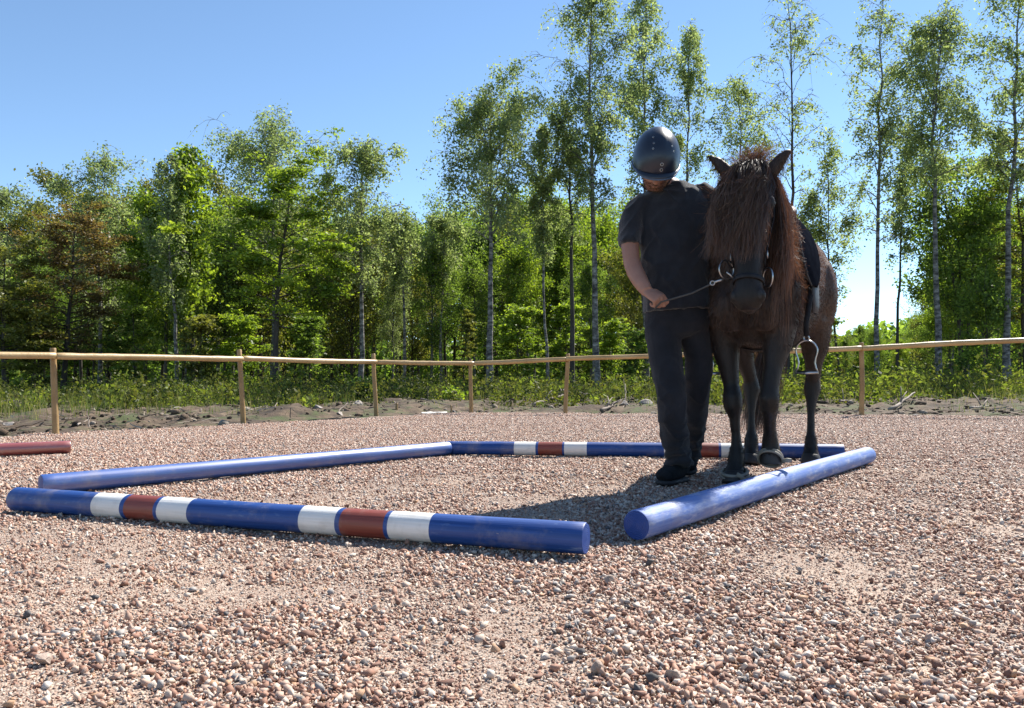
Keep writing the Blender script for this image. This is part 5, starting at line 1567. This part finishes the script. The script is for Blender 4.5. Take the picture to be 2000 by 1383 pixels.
# ------------------------------------------------------------------ bridle
br = thing('bridle', tuple(head_pt(.6, 0)), 'dark leather bridle with large steel bit rings on the head of the pony', 'bridle')
def head_ring(t, dw, k=26):
    i = [x[0] for x in hs]
    w_ = np.interp(t, i, [x[1] for x in hs]); d_ = np.interp(t, i, [x[2] for x in hs]); o_ = np.interp(t, i, [x[3] for x in hs])
    return [head_pt(t, o_ + (d_ + dw) * math.sin(a), (w_ + dw) * math.cos(a)) for a in np.linspace(0, 2 * math.pi, k)]
Geo().loft(head_ring(.82, .006), .011, .003, [tuple(HS.cross(Vector((HF * hfn.x + HZ * hfn.y))))] * 26, 8, True, 4).part('noseband', M['leather'], br)
for s in (-1, 1):
    pts = [head_pt(t, .0, s * (float(np.interp(t, [x[0] for x in hs], [x[1] for x in hs])) + .005)) for t in (.08, .2, .35, .5, .62, .70)]
    cp = Geo().loft(pts, .008, .003, HF, 8, True, 4).part('cheekpiece', M['leather'], br)
    q = pts[-2]
    Geo().torus(q + HS * s * .006, .012, .0028, Matrix((HF, HZ, HS)).transposed() @ Matrix.Diagonal((.7, 1.3, 1)), 18, 6).part('buckle', M['steel'], cp)
    c = head_pt(.79, -.005, s * .082) if s > 0 else Q(1419, 527, 3.50)
    rot = Matrix((HF * .8 + HS * .6 * s, HZ, (HS * .8 * s - HF * .6))).transposed()
    Geo().torus(c, .043, .0036, rot, 30, 8).part('bit_ring', M['steel'], br)
    if s < 0:
        Geo().loft([c + HZ * .04, c.lerp(pts[-1], .6), pts[-1]], .007, .003, HF, 8).part('bit_strap', M['leather'], br)
        Geo().loft([c - HZ * .01, c.lerp(head_pt(.80, -.01, -.06), .5), head_pt(.80, -.01, -.055)], .005, None, HZ, 8).part('mouthpiece', M['steel'], br)
Geo().loft([head_pt(.13, .10 - .07 * abs(a), a * .108) for a in np.linspace(-1, 1, 13)], .010, .004, HZ, 8).part('browband', M['leather'], br)
ringL = Q(1413, 545, 3.50)
hand_c = Q(1291, 590, 3.62)
rein_pts = [ringL, ringL.lerp(hand_c, .12), ringL.lerp(hand_c, .5) + Vector((0, 0, -.012)), ringL.lerp(hand_c, .85) + Vector((0, 0, -.004)), hand_c, hand_c + Vector((-.03, .02, -.035))]
Geo().loft(rein_pts, .0044, .0024, HZ, 8).part('rein', M['rein'], br)
cl = Geo(); cl.loft([ringL, ringL.lerp(hand_c, .14)], .006, .004, HZ, 8); cl.torus(ringL.lerp(hand_c, .17), .010, .003, Matrix((HS, HZ, HF)).transposed(), 14, 6)
cl.part('rein_clip', M['steel'], br)

# ================================================================== person
M['skin'] = plain('skin', [(.29, .14, .092), (.38, .195, .135)], 9, .5, .12, 160, sss=.12)
M['shirt'] = plain('charcoal_cotton', [(.014, .016, .022), (.023, .026, .033)], 14, .9, .35, 420, sheen=.3, spec=.1)
M['denim'] = plain('dark_trouser_cloth', [(.011, .012, .016), (.022, .023, .029)], 10, .9, .4, 300, sheen=.1, spec=.2)
M['suede'] = plain('dark_suede', [(.008, .009, .010), (.018, .019, .021)], 30, .95, .4, 200, spec=.15)
M['helmet'] = plain('matt_navy_shell', [(.009, .013, .026), (.014, .019, .034)], 6, .28, .05, 300, rough2=.36)
M['helmet_trim'] = plain('slate_blue_trim', [(.05, .075, .12), (.07, .10, .15)], 12, .5, .2, 150)
M['beard'] = hair_mat('beard_hair', [(0, (.05, .028, .017)), (.6, (.11, .065, .04)), (1, (.22, .16, .12))], (1.2, .9, .7), .3, .03)

def wrinkle(V, N, amp, sc, seed, band=None):
    x, y, z = V[:, 0], V[:, 1], V[:, 2]
    wv = vnoise(x * sc, y * sc, z * sc * .6, seed)
    qx, qz = x * .8 + z * .6, z * .8 - x * .6
    rid = np.clip(1 - np.abs(vnoise(qx * sc * 2.2, y * sc * 1.4, qz * sc * .9, seed + 5)) * 1.8, 0, 1) ** 2
    qx, qz = x * .8 - z * .6, z * .8 + x * .6
    rid2 = np.clip(1 - np.abs(vnoise(qx * sc * 2.6, y * sc * 1.4, qz * sc * 1.0, seed + 8)) * 1.8, 0, 1) ** 2
    d = amp * (.55 * wv + .75 * rid + .6 * rid2 - .4)
    if band is not None: d = d * band
    return V + N * d[:, None]

man_o = P(1318, 940)
man = thing('person', (man_o.x, man_o.y, 0), 'person in navy riding helmet, charcoal t-shirt and dark trousers leading the pony, looking down', 'person')
# ---- head frame
PIT = R(48)
hfw = Vector((-.10, -math.cos(PIT), -math.sin(PIT))).normalized()
hup = Vector((-.03, -math.sin(PIT), math.cos(PIT))); hup = (hup - hfw * hup.dot(hfw)).normalized()
hsd = hfw.cross(hup).normalized()                # the person's right hand side comes out on the picture's left
HRt = Matrix((hsd, hfw, hup)).transposed()
HC = Q(1281, 321, 3.80)
def hq(x, y, z): return HC + HRt @ Vector((x, y, z))
SD = Vector((1, 0, .18)).normalized()
g = Geo()
# head, neck
g.ell(hq(0, -.012, .02), (.076, .098, .10), HRt)
g.ell(hq(0, .018, -.035), (.064, .072, .085), HRt)
g.loft([hq(0, .03, -.06), hq(0, .05, -.09), hq(0, .062, -.112)], [.06, .05, .036], [.055, .045, .028], hsd, 14)
g.loft([hq(0, .082, .018), hq(0, .104, -.018), hq(0, .112, -.034), hq(0, .092, -.046)], [.010, .014, .018, .014], [.012, .014, .013, .010], hsd, 10)    # nose
g.ell(hq(0, .084, -.072), (.026, .014, .008), HRt)                              # lips
for s in (-1, 1):
    g.ell(hq(s * .036, .074, .026), (.020, .012, .010), HRt)                    # brow
    g.ell(hq(s * .080, -.012, -.018), (.011, .022, .034), HRt)                  # ear
    g.ell(hq(s * .044, .062, -.02), (.024, .02, .018), HRt)                     # cheek
nb = Q(1309, 368, 3.93)
g.loft([hq(0, -.02, -.05), hq(0, -.03, -.10), nb, nb - Vector((0, 0, .08))], [.06, .058, .066, .08], [.06, .06, .066, .07], SD, 14)
# trunk inside the clothes
tor = [(1312, 385, 3.93, .13, .07), (1312, 405, 3.93, .175, .09), (1314, 450, 3.93, .165, .10), (1318, 540, 3.92, .145, .10), (1322, 600, 3.92, .150, .105), (1324, 640, 3.92, .15, .10)]
g.loft([Q(*t[:3]) for t in tor], [t[3] for t in tor], [t[4] for t in tor], SD, 18)
# arm on the picture's left: upper arm, forearm, wrist
armA = [(1262, 396, 3.92, .05), (1241, 412, 3.90, .052), (1232, 450, 3.87, .047), (1231, 485, 3.85, .045), (1234, 512, 3.82, .043), (1240, 530, 3.79, .043), (1248, 545, 3.75, .041), (1256, 558, 3.71, .036), (1264, 570, 3.68, .029)]
g.loft([Q(*a[:3]) for a in armA], [a[3] for a in armA], None, (0, 1, 0), 14)
# other arm, bent behind the head of the horse
armB = [(1370, 380, 3.93, .05), (1394, 392, 3.92, .052), (1404, 430, 3.88, .046), (1408, 470, 3.84, .042), (1418, 492, 3.80, .040), (1432, 500, 3.74, .034), (1446, 503, 3.70, .027)]
g.loft([Q(*a[:3]) for a in armB], [a[3] for a in armB], None, (0, 1, 0), 12)
def hand(wr, a, n, mirror, curl, scale=1.0):
    """palm, four fingers, thumb; a: wrist->knuckles, n: back of the hand"""
    a = a.normalized(); n = (n - a * n.dot(a)).normalized(); b = a.cross(n) * mirror          # b: index -> little finger
    k = scale
    g.loft([wr - a * .01, wr + a * .02 * k, wr + a * .05 * k, wr + a * .078 * k], [.026 * k, .034 * k, .040 * k, .038 * k], [.019 * k, .018 * k, .016 * k, .013 * k], b, 14)
    K = wr + a * .08 * k
    for i, (o_, l_) in enumerate(((-.030, .95), (-.010, 1.05), (.011, 1.0), (.030, .8))):
        p = K + b * o_ * k - a * (.006 * abs(i - 1)) * k
        pts, rr, ang = [p - a * .02 * k, p], [.0100 * k, .0105 * k], 0
        for sgl, cu in zip((.040, .026, .020), curl[i]):
            ang += cu
            d_ = a * math.cos(ang) - n * math.sin(ang)
            p = p + d_ * sgl * l_ * k
            pts.append(p); rr.append((.0098, .0088, .0066)[len(rr) - 2] * k * (.95 if i == 3 else 1))
        g.loft(pts, rr, None, b, 10)
    t0 = wr + a * .022 * k - b * .030 * k
    t1 = t0 + (a * .75 - b * .45 - n * .35).normalized() * .038 * k
    t2 = t1 + (a * .75 + b * .05 - n * .65).normalized() * .030 * k
    t3 = t2 + (a * .55 + b * .45 - n * .7).normalized() * .022 * k
    g.loft([wr + a * .012 - b * .012, t0, t1, t2, t3], [.014 * k, .0135 * k, .0115 * k, .0105 * k, .007 * k], None, n, 10)
wrA = Q(1264, 570, 3.68)
kn = Q(1291, 585, 3.635)
fist = [(R(38), R(85), R(55)), (R(62), R(92), R(55)), (R(70), R(92), R(55)), (R(74), R(92), R(55))]
hand(wrA, kn - wrA, Vector((.25, -.85, .48)), 1, fist)
wrB = Q(1446, 503, 3.70)
hand(wrB, Vector((.8, -.25, .0)), Vector((0, -.6, .8)), 1, [(R(20), R(25), R(20))] * 4)
# legs inside the trousers
legA = [(1292, 640, 3.92, .075), (1300, 700, 3.87, .065), (1309, 765, 3.80, .052), (1318, 840, 3.84, .044), (1326, 900, 3.89, .030)]
legB = [(1354, 640, 3.94, .075), (1362, 700, 3.96, .062), (1362, 770, 3.99, .048), (1356, 830, 4.10, .042), (1350, 880, 4.20, .030)]
for lg in (legA, legB):
    g.loft([Q(*a[:3]) for a in lg], [a[3] for a in lg], None, (1, 0, 0), 12)
Vb, Fb, Nb = g.remeshed(.0049, 2, .5)
part('body', Vb, Fb, M['skin'], man)
# ---- t-shirt
g = Geo()
tor = [(1309, 361, 3.93, .072, .070), (1310, 371, 3.93, .110, .082), (1312, 383, 3.93, .165, .100), (1313, 402, 3.93, .197, .118), (1315, 440, 3.93, .193, .134), (1317, 490, 3.92, .178, .136), (1320, 540, 3.92, .172, .136), (1322, 580, 3.92, .171, .136), (1324, 606, 3.92, .173, .138)]
g.loft([Q(*t[:3]) for t in tor], [t[3] for t in tor], [t[4] for t in tor], SD, 28, True, 2.25)
sl = [(1282, 392, 3.92, .058), (1258, 400, 3.91, .064), (1241, 416, 3.90, .064), (1233, 440, 3.88, .061), (1231, 462, 3.865, .057), (1230, 478, 3.855, .056)]
g.loft([Q(*a[:3]) for a in sl], [a[3] for a in sl], [a[3] * 1.12 for a in sl], (1, 0, 0), 16)
sl = [(1340, 382, 3.94, .058), (1370, 380, 3.93, .062), (1391, 392, 3.92, .060), (1402, 425, 3.89, .058), (1405, 455, 3.87, .054)]
g.loft([Q(*a[:3]) for a in sl], [a[3] for a in sl], None, (1, 0, 0), 16)
V, F, N = g.remeshed(.007, 4, .5)
zt = (V[:, 2] - V[:, 2].min()) / np.ptp(V[:, 2])
V = wrinkle(V, N, .011, 8, 61)
V = V + N * (.004 * np.sin(V[:, 0] * 62 + 26 * V[:, 2] + 2 * vnoise(V[:, 0] * 6, 0, V[:, 2] * 6, 3)) * np.clip((zt - .55) * 2.2, 0, 1) * np.clip(vnoise(V[:, 0] * 4, 0, V[:, 2] * 4, 9) + .5, 0, 1))[:, None]
shirt = part('t_shirt', V, F, M['shirt'], man)
gc = Geo(); cc = Q(1308, 363, 3.925)
gc.torus(cc, .070, .008, Matrix.Rotation(R(14), 3, 'X') @ Matrix.Rotation(R(-8), 3, 'Y'), 30, 8)
gc.part('collar', M['shirt'], shirt)
# ---- trousers
g = Geo()
pv_ = [(1324, 596, 3.92, .160, .118), (1324, 630, 3.92, .170, .128), (1325, 652, 3.92, .15, .115), (1328, 662, 3.92, .09, .08)]
g.loft([Q(*t[:3]) for t in pv_], [t[3] for t in pv_], [t[4] for t in pv_], (1, 0, 0), 24)
lA = [(1294, 640, 3.92, .092), (1300, 700, 3.87, .083), (1307, 740, 3.82, .075), (1310, 768, 3.80, .070), (1314, 810, 3.82, .067), (1319, 850, 3.85, .064), (1324, 880, 3.88, .064), (1327, 898, 3.89, .065), (1327, 909, 3.89, .066)]
lB = [(1354, 640, 3.94, .088), (1366, 700, 3.96, .070), (1364, 740, 3.97, .067), (1362, 770, 3.99, .062), (1358, 810, 4.05, .058), (1354, 850, 4.14, .056), (1350, 880, 4.20, .055), (1349, 893, 4.23, .056)]
for lg in (lA, lB):
    g.loft([Q(*a[:3]) for a in lg], [a[3] for a in lg], [a[3] * 1.12 for a in lg], (1, 0, 0), 20)
V, F, N = g.remeshed(.007, 4, .5)
low = np.clip((.75 - V[:, 2]) / .5, .35, 1)
V = wrinkle(V, N, .011, 9, 71, low)
cf = np.clip((.26 - V[:, 2]) / .12, 0, 1)
V = V + N * (.006 * np.sin(V[:, 2] * 130 + 3 * vnoise(V[:, 0] * 12, V[:, 1] * 12, 0, 5)) * cf)[:, None]
part('trousers', V, F, M['denim'], man)
# ---- shoes
def shoe(heel, toe, lift):
    heel, toe = Vector(heel), Vector(toe)
    d_ = (toe - heel); L_ = d_.length; t_ = d_.normalized()
    sdv = t_.cross(Vector((0, 0, 1))).normalized(); upv = sdv.cross(t_).normalized()
    gg = Geo()
    prof = [(-.02, .030, .030), (.0, .038, .046), (.10, .041, .054), (.28, .041, .056), (.45, .044, .048), (.62, .049, .038), (.80, .050, .031), (.93, .042, .026), (1.0, .024, .018)]
    gg.loft([heel + t_ * (p[0] * L_) + upv * (p[2] + .014) for p in prof], [p[1] for p in prof], [p[2] for p in prof], sdv, 18, True, 2.4)
    an = heel + t_ * .07 + upv * .075
    gg.loft([an, an + upv * .05, an + upv * .11 - t_ * .005], [.042, .044, .047], [.052, .052, .053], sdv, 16)
    V, F, N = gg.remeshed(.006, 3)
    sh = part('shoe', wrinkle(V, N, .0022, 22, 81), F, M['suede'], man)
    sg = Geo()
    out = [(-.03, .020), (.0, .036), (.12, .042), (.3, .041), (.5, .045), (.65, .051), (.82, .051), (.94, .042), (1.02, .022)]
    sg.loft([heel + t_ * (p[0] * L_) + upv * .010 for p in out], [p[1] for p in out], [.011] * len(out), sdv, 14, True, 5)
    sg.part('sole', M['black'], sh)
tA = P(1300, 951)
shoe((.872, 3.955, .006), (tA.x - .018, tA.y + .02, .006), 0)
shoe((.965, 4.36, .085), (.945, 4.15, .012), 0)
# ---- beard
r_ = np.random.default_rng(22)
loc = (Vb - np.array(HC)) @ np.array(HRt)
sel = np.where((loc[:, 2] < -.048) & (loc[:, 2] > -.135) & (loc[:, 1] > -.005) & (np.abs(loc[:, 0]) < .075) & ((loc[:, 1] > .02) | (np.abs(loc[:, 0]) > .04)))[0]
pk = r_.choice(sel, 3200)  # short stubble
dd = Nb[pk] * .8 + np.array(-hup) * .7 + r_.normal(size=(3200, 3)) * .3
dd /= np.linalg.norm(dd, axis=1, keepdims=True)
Cb = Vb[pk][:, None] + dd[:, None] * (r_.uniform(.003, .010, 3200)[:, None] * np.array([0, .5, 1]))[..., None]
V, F, t, al = strands(Cb, .0013, .4, r_)
part('beard', V, F, M['beard'], man, False, {'tint': ('POINT', t)})
for s in (-1, 1):
    Geo().ell(hq(s * .034, .078, .006), (.013, .010, .008), HRt).part('eye', M['black'], man)
# ---- riding helmet
hm_c = (0, -.006, .030)
A_, B_, C_ = .116, .166, .148
def shell_pt(phi, th, k=1.0):
    """phi from the crown down, th round from the person's right; front is th=90deg"""
    x = A_ * k * math.sin(phi) * math.cos(th); y = B_ * k * math.sin(phi) * math.sin(th); z = C_ * k * math.cos(phi)
    if z < 0: x *= 1 + .25 * z; y *= 1 + .25 * z
    return hq(hm_c[0] + x, hm_c[1] + y, hm_c[2] + z)
NT, NP = 56, 22
def rim_phi(th):
    return R(98) - R(8) * math.sin(th) + R(4) * math.cos(2 * th)
V, F = [], []
for i in range(1, NP + 1):
    for j in range(NT):
        th = 2 * math.pi * j / NT
        phi = rim_phi(th) * i / NP
        k = 1.0
        for gth in (R(68), R(112)):                                      # two pressed grooves over the crown
            x = A_ * math.sin(phi) * math.cos(th); gx = .043 if gth < R(90) else -.043
            k -= .030 * math.exp(-((x - gx) / .008) ** 2) * math.exp(-((phi - R(30)) / R(26)) ** 2) * .5
        V.append(shell_pt(phi, th, k))
V.append(shell_pt(0, 0)); top = len(V) - 1
for i in range(NP - 1):
    for j in range(NT):
        F.append((i * NT + j, (i + 1) * NT + j, (i + 1) * NT + (j + 1) % NT, i * NT + (j + 1) % NT))
for j in range(NT): F.append((top, j, (j + 1) % NT))
hel = part('helmet', V, F, M['helmet'], man)
md = hel.modifiers.new('thick', 'SOLIDIFY'); md.thickness = .012; md.offset = -1
rimp = [shell_pt(rim_phi(2 * math.pi * j / 60), 2 * math.pi * j / 60, 1.012) for j in range(60)]
Geo().loft(rimp + [rimp[0]], .0065, None, hup, 8, False).part('helmet_rim', M['helmet_trim'], hel)
# peak at the front
V, F = [], []
nb_ = 22
for i in range(nb_ + 1):
    a = R(28) + R(124) * i / nb_
    q = shell_pt(rim_phi(a) - R(2), a, .985)
    e = math.sin(math.pi * i / nb_) ** .6
    for k in range(5):
        d_ = (HRt @ Vector((math.cos(a) * .35, 1.0, -.42))).normalized()
        V.append(q + d_ * (.034 * e * k / 4) + hup * (.006 * math.sin(math.pi * k / 4) * e))
for i in range(nb_):
    for k in range(4):
        a = i * 5 + k; F.append((a, a + 1, a + 6, a + 5))
pk_ = part('peak', V, F, M['helmet'], hel)
md = pk_.modifiers.new('thick', 'SOLIDIFY'); md.thickness = .007; md.offset = 0
edge = [Vector(V[i * 5 + 4]) for i in range(nb_ + 1)]
Geo().loft(edge, .0048, None, hup, 8).part('peak_trim', M['helmet_trim'], pk_)
def on_shell(phi, th, k=1.0):
    p = shell_pt(phi, th, k); e = .01
    n_ = (shell_pt(phi + e, th) - shell_pt(phi - e, th)).cross(shell_pt(phi, th + e) - shell_pt(phi, th - e)).normalized()
    if n_.dot(p - HC) < 0: n_ = -n_
    return p, n_
for (ph, th, rr) in [(R(66), R(98), .0065), (R(76), R(97), .0065), (R(30), R(62), .004), (R(20), R(40), .004), (R(40), R(66), .004), (R(52), R(140), .004), (R(42), R(142), .004)]:
    p, n_ = on_shell(ph, th, 1.003)
    rot = n_.to_track_quat('Z', 'Y').to_matrix()
    ey = Geo().torus(p, rr, rr * .28, rot, 20, 6).part('eyelet', M['steel'], hel)
    Geo().loft([p - n_ * .001, p + n_ * .0008], rr * .8, None, rot @ Vector((1, 0, 0)), 14).part('vent_hole', M['black'], ey)
# maker's badge above the peak
p, n_ = on_shell(R(85), R(92), 1.004)
xd = (hsd - n_ * hsd.dot(n_)).normalized(); yd = n_.cross(xd)
rot = Matrix((xd, yd, n_)).transposed()
bd = Geo().box(p, (.016, .0038, .0012), rot).part('badge', M['helmet_trim'], hel)
lt = Geo()
for i in range(7):
    lt.box(p + xd * (-.0125 + i * .0042) + n_ * .0014, (.0013, .0022 if i % 2 else .0017, .0006), rot)
lt.part('badge_lettering', M['steel'], bd)
# chin strap
for s in (-1, 1):
    Geo().loft([hq(s * .088, .0, -.03), hq(s * .083, .012, -.075), hq(s * .05, .035, -.118), hq(0, .045, -.132)], .007, .002, hfw, 8).part('chin_strap', M['black'], hel)
